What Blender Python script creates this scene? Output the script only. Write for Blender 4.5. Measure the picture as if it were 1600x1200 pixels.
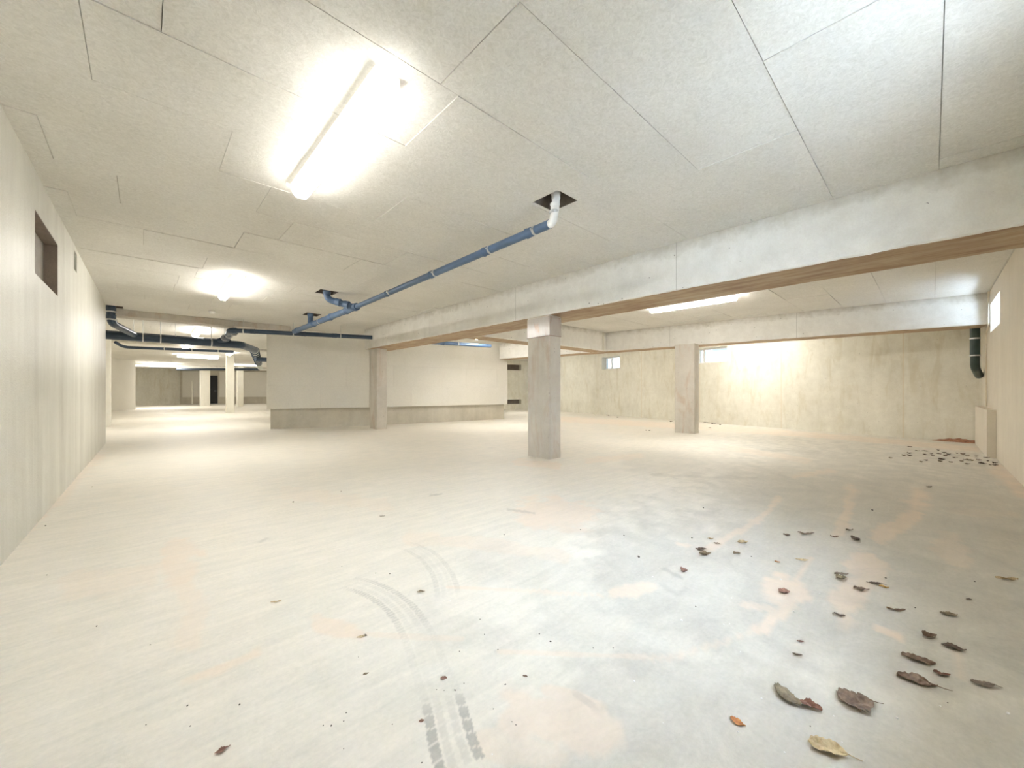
import bpy, bmesh, math, random
from mathutils import Vector, Matrix, noise
random.seed(7)
PI = math.pi
for o in list(bpy.data.objects): bpy.data.objects.remove(o)
SC = bpy.context.scene
COL = SC.collection

# ------------------------------------------------------------------ measures
K = 0.82                      # measured units -> metres
EYE = 1.2 * K                 # camera height
F = 614.0                     # focal length in pixels of the 1600 px wide photograph
HZ = 611.0                    # horizon row
TH = math.atan2(575, 614)     # heading
CE = 3.174 * K                # ceiling
BB = 2.54 * K                 # beam underside
cT, sT = math.cos(TH), math.sin(TH)

def ray(u):
    X = (u - 800) / F
    return Vector((X * cT + sT, -X * sT + cT))
def at(u, v, z=0.0):
    """point of the horizontal plane z seen at photograph pixel u, v"""
    D = F * (EYE - z) / (v - HZ)
    r = ray(u) * D
    return Vector((r.x, r.y, z))
def onto(u, v, a, b):
    """pixel -> (distance along wall a-b, height)"""
    r = ray(u); a = Vector(a); d = (Vector(b) - a).normalized()
    den = r.x * d.y - r.y * d.x
    D = (a.x * d.y - a.y * d.x) / den
    p = r * D
    return ((p - a).dot(d), EYE + (HZ - v) * D / F)
def k2(x, y): return (x * K, y * K)
def project(x, y, z):
    D = x * sT + y * cT; X = x * cT - y * sT
    if D < 0.05: return None
    return (800 + F * X / D, HZ - F * (z - EYE) / D)

# ------------------------------------------------------------------ camera, world, exposure
cam = bpy.data.cameras.new('camera'); camo = bpy.data.objects.new('camera', cam); COL.objects.link(camo)
cam.sensor_width = 36; cam.lens = F / 1600 * 36; cam.shift_y = 11 / 1600
cam.clip_start = 0.02; cam.clip_end = 200
camo.location = (0, 0, EYE); camo.rotation_euler = (PI / 2, 0, -TH)
SC.camera = camo
SC.view_settings.view_transform = 'Standard'; SC.view_settings.look = 'None'
SC.view_settings.gamma = 1; SC.view_settings.use_curve_mapping = False
EXPOSURE = 3.25
SC.cycles.diffuse_bounces = 12; SC.cycles.max_bounces = 14
SC.view_settings.exposure = EXPOSURE
W = bpy.data.worlds.new('sky'); SC.world = W; W.use_nodes = True
bg = W.node_tree.nodes['Background']; bg.inputs[0].default_value = (0.62, 0.78, 1.0, 1); bg.inputs[1].default_value = 0.26
LAMP = 5.2                    # strength of the tube diffusers
LAMPCOL = (1.0, 0.965, 0.915)
DAYCOL = (0.70, 0.83, 1.0)

def day_light(x, y, z, w, h, power, direction, name='window_daylight', spread=PI):
    l = bpy.data.lights.new(name, 'AREA'); l.shape = 'RECTANGLE'; l.size = w; l.size_y = h
    l.energy = power; l.color = DAYCOL; l.spread = spread
    o = bpy.data.objects.new(name, l); COL.objects.link(o); o.location = (x, y, z)
    o.rotation_euler = Vector(direction).to_track_quat('-Z', 'Y').to_euler()
    return o
RW = -0.79 * K                # right wall plane (y)
WIN4 = (1.70 * K, 2.75 * K, 1.75 * K, 2.55 * K)   # x0, x1, z0, z1 of the window beside the camera
day_light((WIN4[0] + WIN4[1]) / 2, RW - 0.55, (WIN4[2] + WIN4[3]) / 2 + 0.42, 0.95, 0.6, 29, (0, 1, -0.9), spread=1.5)
day_light((WIN4[0] + WIN4[1]) / 2 + 0.2, RW - 0.36, (WIN4[2] + WIN4[3]) / 2 - 0.15, 0.8, 0.5, 1.5, (0.6, 1, 0.75))
day_light((WIN4[0] + WIN4[1]) / 2 - 0.25, RW - 0.36, (WIN4[2] + WIN4[3]) / 2, 0.6, 0.55, 3.4, (1, 0.8, 0.0), spread=2.0)
W3X = onto(1555, 487, (-0.765 * K, RW), (13.94 * K, RW))[0] - 0.765 * K      # small window at the far end of the right wall
day_light(W3X + 0.1, RW - 0.42, 2.05 * K, 0.5, 0.6, 7, (0.05, 1, 0.35))

# ------------------------------------------------------------------ node helpers / materials
def newmat(name):
    m = bpy.data.materials.new(name); m.use_nodes = True
    nt = m.node_tree; b = nt.nodes['Principled BSDF']
    return m, nt, b
def N(nt, t, **kw):
    n = nt.nodes.new(t)
    for k, v in kw.items(): setattr(n, k, v)
    return n
def L(nt, a, b): nt.links.new(a, b)
def coords(nt, scale=(1, 1, 1), rot=(0, 0, 0)):
    g = N(nt, 'ShaderNodeNewGeometry'); mp = N(nt, 'ShaderNodeMapping')
    L(nt, g.outputs['Position'], mp.inputs[0]); mp.inputs['Scale'].default_value = scale
    mp.inputs['Rotation'].default_value = rot
    return mp.outputs[0]
def noise_n(nt, vec, scale, detail=4, rough=0.55, dist=0.0):
    n = N(nt, 'ShaderNodeTexNoise'); L(nt, vec, n.inputs['Vector'])
    n.inputs['Scale'].default_value = scale; n.inputs['Detail'].default_value = detail
    n.inputs['Roughness'].default_value = rough; n.inputs['Distortion'].default_value = dist
    return n.outputs['Fac']
def ramp(nt, fac, stops):
    r = N(nt, 'ShaderNodeValToRGB'); L(nt, fac, r.inputs[0])
    e = r.color_ramp.elements
    while len(e) < len(stops): e.new(0.5)
    for i, (p, c) in enumerate(stops):
        e[i].position = p; e[i].color = (*c, 1) if not isinstance(c, (int, float)) else (c, c, c, 1)
    return r.outputs[0]
def mix(nt, fac, a, b, mode='MIX'):
    m = N(nt, 'ShaderNodeMix', data_type='RGBA', blend_type=mode)
    for sock, val in ((m.inputs[0], fac), (m.inputs[6], a), (m.inputs[7], b)):
        if isinstance(val, (int, float)): sock.default_value = val
        elif isinstance(val, tuple): sock.default_value = (*val, 1)
        else: L(nt, val, sock)
    return m.outputs[2]
def mth(nt, op, a, b=0.0, clamp=False):
    m = N(nt, 'ShaderNodeMath', operation=op); m.use_clamp = clamp
    for s, val in ((m.inputs[0], a), (m.inputs[1], b)):
        if isinstance(val, (int, float)): s.default_value = val
        else: L(nt, val, s)
    return m.outputs[0]
def bump(nt, b, h, strength=0.3, dist=0.01):
    n = N(nt, 'ShaderNodeBump'); n.inputs['Strength'].default_value = strength; n.inputs['Distance'].default_value = dist
    L(nt, h, n.inputs['Height']); L(nt, n.outputs[0], b.inputs['Normal'])
def plain(name, col, rough=0.5, metal=0.0, var=0.08, vscale=12):
    m, nt, b = newmat(name)
    v = coords(nt); f = noise_n(nt, v, vscale)
    lo = tuple(c * (1 - var) for c in col); hi = tuple(min(1, c * (1 + var)) for c in col)
    L(nt, ramp(nt, f, [(0.3, lo), (0.7, hi)]), b.inputs['Base Color'])
    b.inputs['Roughness'].default_value = rough; b.inputs['Metallic'].default_value = metal
    return m

def concrete(name, base, dark, light, streak=0.35, holes=0.5, rough=0.75, stain=None, top_stain=False, seam=None):
    m, nt, b = newmat(name)
    v = coords(nt)
    big = noise_n(nt, v, 1.3, 6, 0.6, 0.4)
    mid = noise_n(nt, v, 7.0, 6, 0.65)
    fine = noise_n(nt, v, 90, 3, 0.6)
    vs = coords(nt, (2.4, 2.4, 0.28)); st = noise_n(nt, vs, 1.5, 5, 0.6)
    c = ramp(nt, big, [(0.3, dark), (0.52, base), (0.72, light)])
    c = mix(nt, 0.45, c, ramp(nt, mid, [(0.3, dark), (0.7, light)]))
    c = mix(nt, streak, c, ramp(nt, st, [(0.34, dark), (0.66, light)]))
    c = mix(nt, 0.16, c, ramp(nt, fine, [(0.35, dark), (0.65, light)]))
    vo = N(nt, 'ShaderNodeTexVoronoi'); L(nt, v, vo.inputs['Vector']); vo.inputs['Scale'].default_value = 9.0
    sel = noise_n(nt, v, 5.0, 2)
    hole = mth(nt, 'MULTIPLY', mth(nt, 'LESS_THAN', vo.outputs['Distance'], 0.095), mth(nt, 'GREATER_THAN', sel, 0.52))
    c = mix(nt, mth(nt, 'MULTIPLY', hole, holes), c, tuple(x * 0.45 for x in dark))
    if stain:
        sf = noise_n(nt, coords(nt, (3, 3, 0.8)), 1.7, 5, 0.65, 0.6)
        c = mix(nt, ramp(nt, sf, [(0.52, 0.0), (0.70, 0.55)]), c, stain)
    if top_stain:                      # damp band where the slab meets the beam
        g = N(nt, 'ShaderNodeSeparateXYZ'); L(nt, coords(nt), g.inputs[0])
        edge = mth(nt, 'ADD', mth(nt, 'ADD', mth(nt, 'MULTIPLY', mid, 0.55), mth(nt, 'MULTIPLY', big, 0.35)), mth(nt, 'MULTIPLY', mth(nt, 'SUBTRACT', g.outputs['Z'], CE - 0.22), 1.6))
        c = mix(nt, ramp(nt, edge, [(0.60, 0.0), (0.70, 0.35), (0.86, 0.8)]), c, (0.40, 0.37, 0.30))
    if seam:                           # formwork seams
        g = N(nt, 'ShaderNodeSeparateXYZ'); L(nt, coords(nt), g.inputs[0])
        ax, period, wid, sh, scol = seam
        fr = mth(nt, 'FRACT', mth(nt, 'DIVIDE', mth(nt, 'SUBTRACT', g.outputs[ax], sh), period))
        ln = mth(nt, 'LESS_THAN', fr, wid / period)
        c = mix(nt, mth(nt, 'MULTIPLY', ln, 0.5), c, scol)
    L(nt, c, b.inputs['Base Color'])
    b.inputs['Roughness'].default_value = rough
    h = mth(nt, 'ADD', mth(nt, 'MULTIPLY', mid, 0.6), mth(nt, 'MULTIPLY', fine, 0.25))
    h = mth(nt, 'SUBTRACT', h, mth(nt, 'MULTIPLY', hole, 0.8))
    bump(nt, b, h, 0.5, 0.014)
    return m

M = {}
M['beam'] = concrete('cast concrete', (0.76, 0.745, 0.70), (0.60, 0.58, 0.53), (0.86, 0.85, 0.81), 0.15, 0.8, top_stain=True, seam=('Y', 2.54, 0.008, 1.90, (0.30, 0.28, 0.24)))
M['column'] = concrete('column concrete', (0.54, 0.505, 0.44), (0.42, 0.385, 0.33), (0.66, 0.625, 0.56), 0.35, 0.4, 0.6, stain=(0.42, 0.27, 0.17))
M['wall_l'] = concrete('pale wall concrete', (0.58, 0.57, 0.505), (0.47, 0.455, 0.395), (0.70, 0.695, 0.63), 0.6, 0.15, 0.42, seam=('Y', 1.05, 0.014, 0.2, (0.80, 0.78, 0.70)))
M['wall_f'] = concrete('stained wall concrete', (0.72, 0.70, 0.61), (0.56, 0.535, 0.445), (0.83, 0.815, 0.73), 0.22, 0.3, 0.55, stain=(0.55, 0.50, 0.36), seam=('Y', 2.3, 0.02, 0.4, (0.62, 0.52, 0.36)))
M['wall_r'] = concrete('right wall concrete', (0.68, 0.625, 0.53), (0.60, 0.55, 0.46), (0.75, 0.70, 0.60), 0.35, 0.1, 0.6)
M['plinth'] = concrete('plinth concrete', (0.50, 0.465, 0.385), (0.38, 0.35, 0.28), (0.60, 0.565, 0.48), 0.35, 0.4, 0.7)
M['deep'] = concrete('deep wall concrete', (0.70, 0.68, 0.60), (0.62, 0.60, 0.52), (0.78, 0.76, 0.68), 0.3, 0.1, 0.7)

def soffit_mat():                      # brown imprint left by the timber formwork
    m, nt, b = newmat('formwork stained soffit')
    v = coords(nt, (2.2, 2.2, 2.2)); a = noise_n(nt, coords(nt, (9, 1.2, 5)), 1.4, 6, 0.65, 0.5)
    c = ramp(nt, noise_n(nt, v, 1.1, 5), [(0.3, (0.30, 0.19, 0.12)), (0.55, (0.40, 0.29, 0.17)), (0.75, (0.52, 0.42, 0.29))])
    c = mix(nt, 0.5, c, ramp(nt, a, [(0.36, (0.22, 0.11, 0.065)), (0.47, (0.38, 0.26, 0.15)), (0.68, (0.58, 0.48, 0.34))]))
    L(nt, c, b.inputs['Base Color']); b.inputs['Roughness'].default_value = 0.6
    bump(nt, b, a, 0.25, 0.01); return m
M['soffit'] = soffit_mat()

def board_mat(name, lo, mid, hi):      # cement bonded wood wool board
    m, nt, b = newmat(name)
    v = coords(nt)
    big = noise_n(nt, v, 1.1, 4)
    w = noise_n(nt, v, 26, 8, 0.75, 1.6)
    w2 = noise_n(nt, v, 75, 4, 0.7, 1.0)
    c = ramp(nt, w, [(0.38, lo), (0.5, mid), (0.62, hi)])
    c = mix(nt, 0.35, c, ramp(nt, w2, [(0.35, lo), (0.65, hi)]))
    c = mix(nt, 0.3, c, ramp(nt, big, [(0.3, lo), (0.7, hi)]))
    L(nt, c, b.inputs['Base Color']); b.inputs['Roughness'].default_value = 0.85
    bump(nt, b, mth(nt, 'ADD', w, mth(nt, 'MULTIPLY', w2, 0.5)), 0.3, 0.006)
    return m
M['ceiling'] = board_mat('wood wool ceiling board', (0.55, 0.535, 0.485), (0.68, 0.665, 0.615), (0.80, 0.785, 0.745))
M['panel'] = board_mat('grey cladding board', (0.60, 0.58, 0.52), (0.67, 0.65, 0.585), (0.73, 0.71, 0.65))

def floor_mat():
    m, nt, b = newmat('dusty concrete floor')
    v = coords(nt)
    big = noise_n(nt, v, 0.55, 6, 0.6, 0.7)
    mid = noise_n(nt, v, 3.2, 8, 0.68, 0.8)
    fine = noise_n(nt, v, 55, 5, 0.7)
    brush = noise_n(nt, coords(nt, (1.2, 9, 1), (0, 0, 0.35)), 2.2, 6, 0.7, 0.6)
    c = ramp(nt, big, [(0.3, (0.64, 0.615, 0.54)), (0.5, (0.72, 0.685, 0.605)), (0.7, (0.76, 0.70, 0.62))])
    c = mix(nt, 0.5, c, ramp(nt, mid, [(0.34, (0.56, 0.545, 0.485)), (0.5, (0.71, 0.67, 0.59)), (0.68, (0.82, 0.765, 0.69))]))
    c = mix(nt, 0.3, c, ramp(nt, brush, [(0.38, (0.54, 0.53, 0.47)), (0.62, (0.84, 0.79, 0.70))]))
    c = mix(nt, 0.2, c, ramp(nt, fine, [(0.35, (0.50, 0.48, 0.42)), (0.65, (0.80, 0.76, 0.68))]))
    at_ = N(nt, 'ShaderNodeAttribute', attribute_name='dirt')
    sp = N(nt, 'ShaderNodeSeparateColor'); L(nt, at_.outputs['Color'], sp.inputs[0])
    pink, grey, mark = sp.outputs[0], sp.outputs[1], sp.outputs[2]
    gcol = ramp(nt, mid, [(0.34, (0.33, 0.32, 0.285)), (0.5, (0.43, 0.415, 0.37)), (0.66, (0.53, 0.505, 0.45))])
    c = mix(nt, mth(nt, 'MULTIPLY', grey, 0.85, True), c, mix(nt, 0.2, gcol, ramp(nt, fine, [(0.35, (0.33, 0.32, 0.28)), (0.65, (0.58, 0.56, 0.50))])))
    pf = mth(nt, 'MULTIPLY', pink, mth(nt, 'ADD', mth(nt, 'MULTIPLY', mid, 0.9), 0.4), True)
    c = mix(nt, pf, c, mix(nt, mid, (0.70, 0.535, 0.41), (0.82, 0.68, 0.55)))
    c = mix(nt, mth(nt, 'MULTIPLY', mark, mth(nt, 'ADD', mth(nt, 'MULTIPLY', fine, 0.8), 0.4), True), c, (0.255, 0.25, 0.225))
    L(nt, c, b.inputs['Base Color'])
    L(nt, ramp(nt, mid, [(0.3, 0.45), (0.7, 0.7)]), b.inputs['Roughness'])
    h = mth(nt, 'ADD', mth(nt, 'MULTIPLY', fine, 0.3), mth(nt, 'MULTIPLY', mid, 0.9))
    h = mth(nt, 'SUBTRACT', h, mth(nt, 'MULTIPLY', mark, 0.25))
    bump(nt, b, h, 0.28, 0.01)
    return m
M['floor'] = floor_mat()
M['blue'] = plain('blue grey drain plastic', (0.075, 0.13, 0.225), 0.5, 0, 0.15, 6)
M['navy'] = plain('dark navy pipe', (0.028, 0.05, 0.085), 0.4, 0, 0.2, 5)
M['green'] = plain('dark green pipe', (0.035, 0.06, 0.055), 0.4, 0, 0.2, 5)
M['wrap'] = plain('grey green pipe lagging', (0.40, 0.43, 0.39), 0.35, 0.3, 0.3, 9)
M['white'] = plain('white plastic', (0.82, 0.82, 0.80), 0.35, 0, 0.03)
M['ivory'] = plain('ivory conduit', (0.66, 0.60, 0.48), 0.5, 0, 0.08)
M['steel'] = plain('galvanised steel', (0.55, 0.56, 0.56), 0.35, 0.8, 0.1)
M['dark'] = plain('black paint and slot shade', (0.012, 0.012, 0.013), 0.6, 0, 0.2)
M['void'] = concrete('rough concrete with void shade', (0.16, 0.13, 0.10), (0.08, 0.062, 0.05), (0.27, 0.23, 0.19), 0.2, 0.6, 0.9)  # dark tone carries the shade inside ceiling openings and wall slots
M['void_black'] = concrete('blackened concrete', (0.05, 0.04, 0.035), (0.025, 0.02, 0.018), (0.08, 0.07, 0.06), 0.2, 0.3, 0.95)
M['reveal'] = concrete('brown rough reveal', (0.22, 0.17, 0.135), (0.14, 0.105, 0.085), (0.32, 0.26, 0.21), 0.2, 0.8, 0.9)
M['recess_back'] = concrete('grey brown rough infill', (0.36, 0.335, 0.30), (0.25, 0.225, 0.20), (0.46, 0.435, 0.40), 0.2, 0.9, 0.9)
M['slab'] = concrete('slab concrete', (0.45, 0.43, 0.38), (0.35, 0.33, 0.28), (0.55, 0.53, 0.48))
M['soil'] = plain('reddish soil', (0.32, 0.16, 0.095), 0.95, 0, 0.35, 25)
M['rust'] = plain('rusty tie wire', (0.20, 0.10, 0.055), 0.7, 0.3, 0.3, 30)
def emis(name, col, s):
    m, nt, b = newmat(name)
    b.inputs['Base Color'].default_value = (0.85, 0.85, 0.82, 1)
    b.inputs['Emission Color'].default_value = (*col, 1); b.inputs['Emission Strength'].default_value = s
    return m
M['tube'] = emis('lit diffuser', LAMPCOL, LAMP * 0.85)
M['opal'] = emis('dim opal lamp side', LAMPCOL, 0.15)
M['tube_mid'] = emis('lit diffuser of the middle bays', LAMPCOL, LAMP * 1.7)
M['tube_second'] = emis('lit diffuser of the second lamp', LAMPCOL, LAMP * 1.6)
M['tube_rear'] = emis('lit diffuser of the rear bay', LAMPCOL, LAMP * 1.5)
M['tube_strong'] = emis('lit diffuser near the far wall', LAMPCOL, LAMP * 1.6)
def glass_mat():
    m, nt, b = newmat('window glass')
    b.inputs['Base Color'].default_value = (0.93, 0.97, 1, 1); b.inputs['Roughness'].default_value = 0.02
    b.inputs['Transmission Weight'].default_value = 1; b.inputs['IOR'].default_value = 1.02
    return m
M['glass'] = glass_mat()
def leaf_mat(name, lo, hi):
    m, nt, b = newmat(name)
    tc = N(nt, 'ShaderNodeTexCoord'); n = noise_n(nt, tc.outputs['Object'], 60, 5, 0.65)
    L(nt, ramp(nt, n, [(0.3, lo), (0.7, hi)]), b.inputs['Base Color']); b.inputs['Roughness'].default_value = 0.65
    bump(nt, b, n, 0.4, 0.003); return m
LM = {'brown': leaf_mat('brown leaf', (0.10, 0.062, 0.04), (0.26, 0.175, 0.12)),
      'olive': leaf_mat('olive brown leaf', (0.10, 0.075, 0.04), (0.28, 0.22, 0.13)),
      'russet': leaf_mat('russet leaf', (0.11, 0.045, 0.025), (0.27, 0.13, 0.085)),
      'grey': leaf_mat('grey brown leaf', (0.14, 0.11, 0.085), (0.30, 0.24, 0.19)),
      'tan': leaf_mat('tan leaf', (0.33, 0.23, 0.12), (0.66, 0.54, 0.33)),
      'yellow': leaf_mat('yellow leaf', (0.42, 0.22, 0.03), (0.66, 0.42, 0.10)),
      'orange': leaf_mat('orange leaf', (0.34, 0.10, 0.04), (0.62, 0.33, 0.10)),
      'dark': leaf_mat('dark leaf', (0.06, 0.04, 0.03), (0.17, 0.12, 0.085))}

# ------------------------------------------------------------------ mesh builder
class MB:
    def __init__(s): s.v = []; s.f = []; s.m = []; s.sm = []
    def add(s, vs, fs, mi=0, smooth=False):
        o = len(s.v); s.v += [tuple(x) for x in vs]
        for f in fs: s.f.append(tuple(i + o for i in f)); s.m.append(mi); s.sm.append(smooth)
    def box(s, x0, x1, y0, y1, z0, z1, mi=0):
        s.prism([(x0, y0), (x1, y0), (x1, y1), (x0, y1)], z0, z1, mi)
    def prism(s, pts, z0, z1, mi=0, mbot=None):
        n = len(pts)
        area = sum(pts[i][0] * pts[(i + 1) % n][1] - pts[(i + 1) % n][0] * pts[i][1] for i in range(n))
        if area < 0: pts = pts[::-1]
        vs = [(x, y, z0) for x, y in pts] + [(x, y, z1) for x, y in pts]
        s.add(vs, [(i, (i + 1) % n, n + (i + 1) % n, n + i) for i in range(n)] + [tuple(range(n, 2 * n))], mi)
        s.add(vs, [tuple(range(n - 1, -1, -1))], mi if mbot is None else mbot)
    def tube(s, pts, r, n=20, mi=0, caps=True, smooth=True):
        pts = [Vector(p) for p in pts]; rs = r if isinstance(r, (list, tuple)) else [r] * len(pts)
        d0 = (pts[1] - pts[0]).normalized()
        up = Vector((0, 0, 1)) if abs(d0.z) < 0.9 else Vector((1, 0, 0))
        a = d0.cross(up).normalized(); vs = []
        for i, p in enumerate(pts):
            if i == 0: t = d0
            elif i == len(pts) - 1: t = (pts[i] - pts[i - 1]).normalized()
            else:
                t = ((pts[i] - pts[i - 1]).normalized() + (pts[i + 1] - pts[i]).normalized())
                t = t.normalized() if t.length > 1e-6 else (pts[i + 1] - pts[i]).normalized()
            a = (a - t * a.dot(t)).normalized(); b = t.cross(a)
            for j in range(n):
                w = 2 * PI * j / n; vs.append(p + (a * math.cos(w) + b * math.sin(w)) * rs[i])
        fs = [(i * n + j, i * n + (j + 1) % n, (i + 1) * n + (j + 1) % n, (i + 1) * n + j) for i in range(len(pts) - 1) for j in range(n)]
        s.add(vs, fs, mi, smooth)
        if caps:
            m = len(pts) - 1
            s.add(vs[:n], [tuple(range(n - 1, -1, -1))], mi); s.add(vs[m * n:], [tuple(range(n))], mi)
    def build(s, name, mats, parent=None):
        me = bpy.data.meshes.new(name); me.from_pydata(s.v, [], s.f)
        for m in (mats if isinstance(mats, (list, tuple)) else [mats]): me.materials.append(m)
        me.polygons.foreach_set('material_index', s.m); me.polygons.foreach_set('use_smooth', s.sm); me.update()
        bm = bmesh.new(); bm.from_mesh(me); bmesh.ops.recalc_face_normals(bm, faces=bm.faces); bm.to_mesh(me); bm.free()
        o = bpy.data.objects.new(name, me); COL.objects.link(o)
        if parent:
            o.parent = parent
            o.matrix_parent_inverse = Matrix.Translation(-Vector(parent.location))
        return o
def bend(pts, r=0.08, n=7):
    """round the corners of a polyline"""
    pts = [Vector(p) for p in pts]; out = [pts[0]]
    for i in range(1, len(pts) - 1):
        p = pts[i]; a = pts[i - 1] - p; b = pts[i + 1] - p
        q = min(r, a.length * 0.49, b.length * 0.49); A = p + a.normalized() * q; B = p + b.normalized() * q
        for k in range(n + 1):
            t = k / n; out.append(A * (1 - t) ** 2 + p * 2 * t * (1 - t) + B * t * t)
    return out + [pts[-1]]
def thing(name, label, cat, loc, group=None):
    o = bpy.data.objects.new(name, None); COL.objects.link(o); o.location = loc; o.empty_display_size = 0.1
    return tag(o, label, cat, group)
def tag(o, label, cat, group=None):
    o['label'] = label; o['category'] = cat
    if group: o['group'] = group
    return o
def struct(o, label=None):
    o['kind'] = 'structure'
    if label: o['label'] = label
    return o

# ------------------------------------------------------------------ walls with openings
def wall(name, a, b, side, mat, z1=CE + 0.05, holes=(), thick=0.30, parent=None, z0=-0.02):
    """a-b inner face (metres); side=+1: wall body lies to the left of a->b"""
    a = Vector(a); b = Vector(b); d = (b - a).normalized(); nrm = Vector((-d.y, d.x)) * side; Ln = (b - a).length
    xs = sorted({0, Ln} | {h[0] for h in holes} | {h[1] for h in holes}); zs = sorted({z0, z1} | {h[2] for h in holes} | {h[3] for h in holes})
    mb = MB()
    for i in range(len(xs) - 1):
        for j in range(len(zs) - 1):
            cx, cz = (xs[i] + xs[i + 1]) / 2, (zs[j] + zs[j + 1]) / 2
            if any(h[0] < cx < h[1] and h[2] < cz < h[3] for h in holes): continue
            p, q = a + d * xs[i], a + d * xs[i + 1]
            mb.prism([tuple(p), tuple(q), tuple(q + nrm * thick), tuple(p + nrm * thick)], zs[j], zs[j + 1])
    o = mb.build(name, mat, parent)
    if not parent: struct(o)
    return o, a, d, nrm
def oriented(mb, a, d, nrm, s0, s1, t0, t1, z0, z1, mi=0):
    p = [a + d * s0 + nrm * t0, a + d * s1 + nrm * t0, a + d * s1 + nrm * t1, a + d * s0 + nrm * t1]
    mb.prism([tuple(x) for x in p], z0, z1, mi)

# ---- left wall
LA, LB = k2(-0.765, -0.79), k2(-0.64, 12.91)
s0, zt0 = onto(54.5, 328, LA, LB); s1, zt1 = onto(90.5, 381.5, LA, LB)
_, zb0 = onto(54, 427, LA, LB); _, zb1 = onto(90, 462, LA, LB)
hl = (s0, s1, (zb0 + zb1) / 2, (zt0 + zt1) / 2)
e0, ez0 = onto(115.5, 392, LA, LB); e1, ez1 = onto(120, 427, LA, LB)
he = (e0, e1, ez1, CE - 0.06)
_, a_, d_, n_ = wall('wall_left', LA, LB, 1, M['wall_l'], holes=[hl, he], thick=0.26)
mb = MB()                               # shallow walled-up recess in the left wall
RD = 0.085
oriented(mb, a_, d_, n_, hl[0] + 0.001, hl[1] - 0.001, RD, 0.255, hl[2] + 0.001, hl[3] - 0.001)
o = mb.build('window_1', M['recess_back']); struct(o, 'rough brown walled-up window recess high in the left wall')
mb = MB()
oriented(mb, a_, d_, n_, hl[0] + 0.001, hl[1] - 0.001, 0.002, RD - 0.001, hl[3] - 0.012, hl[3] - 0.001)
mb.build('lintel', M['reveal'], o)
mb = MB()
oriented(mb, a_, d_, n_, hl[1] - 0.012, hl[1] - 0.001, 0.002, RD - 0.001, hl[2] + 0.001, hl[3] - 0.014)
oriented(mb, a_, d_, n_, hl[0] + 0.001, hl[0] + 0.012, 0.002, RD - 0.001, hl[2] + 0.001, hl[3] - 0.014)
mb.build('jamb', M['reveal'], o)
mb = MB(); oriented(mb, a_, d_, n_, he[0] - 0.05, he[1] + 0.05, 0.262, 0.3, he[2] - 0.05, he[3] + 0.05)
struct(mb.build('window_2', M['dark']), 'narrow black slot under the ceiling in the left wall')  # black plate stands in for the shade inside the slot
# construction strip at the left wall foot
# ---- right wall
RA, RB = (-0.765 * K, RW), (13.94 * K, RW)
w0, wz0 = onto(1562, 467, RB, RA); w1, wz1 = onto(1547.5, 461, RB, RA)
Ltot = (Vector(RB) - Vector(RA)).length
wa, wzt = onto(1562.5, 454, RA, RB); wb, wzb = onto(1547.5, 520, RA, RB)
h3 = (wa, wb, wzb, wzt)
h4 = (WIN4[0] - RA[0], WIN4[1] - RA[0], WIN4[2], WIN4[3])
_, a_r, d_r, n_r = wall('wall_right', RA, RB, -1, M['wall_r'], holes=[h3, h4], thick=0.30)
def window(name, label, a, d, nrm, h, fr=0.035, mull=None):
    mb = MB(); t0, t1 = 0.20, 0.25
    oriented(mb, a, d, nrm, h[0], h[1], t0, t1, h[2], h[2] + fr); oriented(mb, a, d, nrm, h[0], h[1], t0, t1, h[3] - fr, h[3])
    oriented(mb, a, d, nrm, h[0], h[0] + fr, t0, t1, h[2] + fr, h[3] - fr); oriented(mb, a, d, nrm, h[1] - fr, h[1], t0, t1, h[2] + fr, h[3] - fr)
    if mull is not None: oriented(mb, a, d, nrm, h[0] + mull, h[0] + mull + fr * 1.3, t0, t1, h[2] + fr, h[3] - fr)
    o = mb.build(name, M['white']); struct(o, label)
    mb = MB(); oriented(mb, a, d, nrm, h[0] + fr, h[1] - fr, t0 + 0.02, t0 + 0.026, h[2] + fr, h[3] - fr)
    mb.build('pane', M['glass'], o); return o
window('window_3', 'small bright window high in the right wall', a_r, d_r, n_r, h3, 0.02)
window('window_6', 'small window in the right wall beside the camera', a_r, d_r, n_r, h4, 0.02)
# ---- far wall
FA, FB = k2(13.94, -0.79), k2(18.60, 18.05)
def fh(u0, u1, vt0, vt1, vb0, vb1):
    A, z1 = onto(u1, vt1, FA, FB); B, z0 = onto(u0, vt0, FA, FB); _, y0 = onto(u0, vb0, FA, FB); _, y1 = onto(u1, vb1, FA, FB)
    return (A, B, (y0 + y1) / 2, (z0 + z1) / 2)
hw1 = fh(940.5, 968.5, 558, 556.5, 577, 576.5); hw2 = fh(1092, 1136, 544, 541.5, 567.5, 566)
hw2 = (hw2[0], hw2[1] + 0.15, hw2[2], hw2[3])
_, a_f, d_f, n_f = wall('wall_far', FA, FB, -1, M['wall_f'], holes=[hw1, hw2], thick=0.34)
window('window_4', 'small window left of the far column in the far wall', a_f, d_f, n_f, hw1, 0.045, (hw1[1] - hw1[0]) * 0.62)
window('window_5', 'small window right behind the far column in the far wall', a_f, d_f, n_f, hw2, 0.045, (hw2[1] - hw2[0]) * 0.8)
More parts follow.
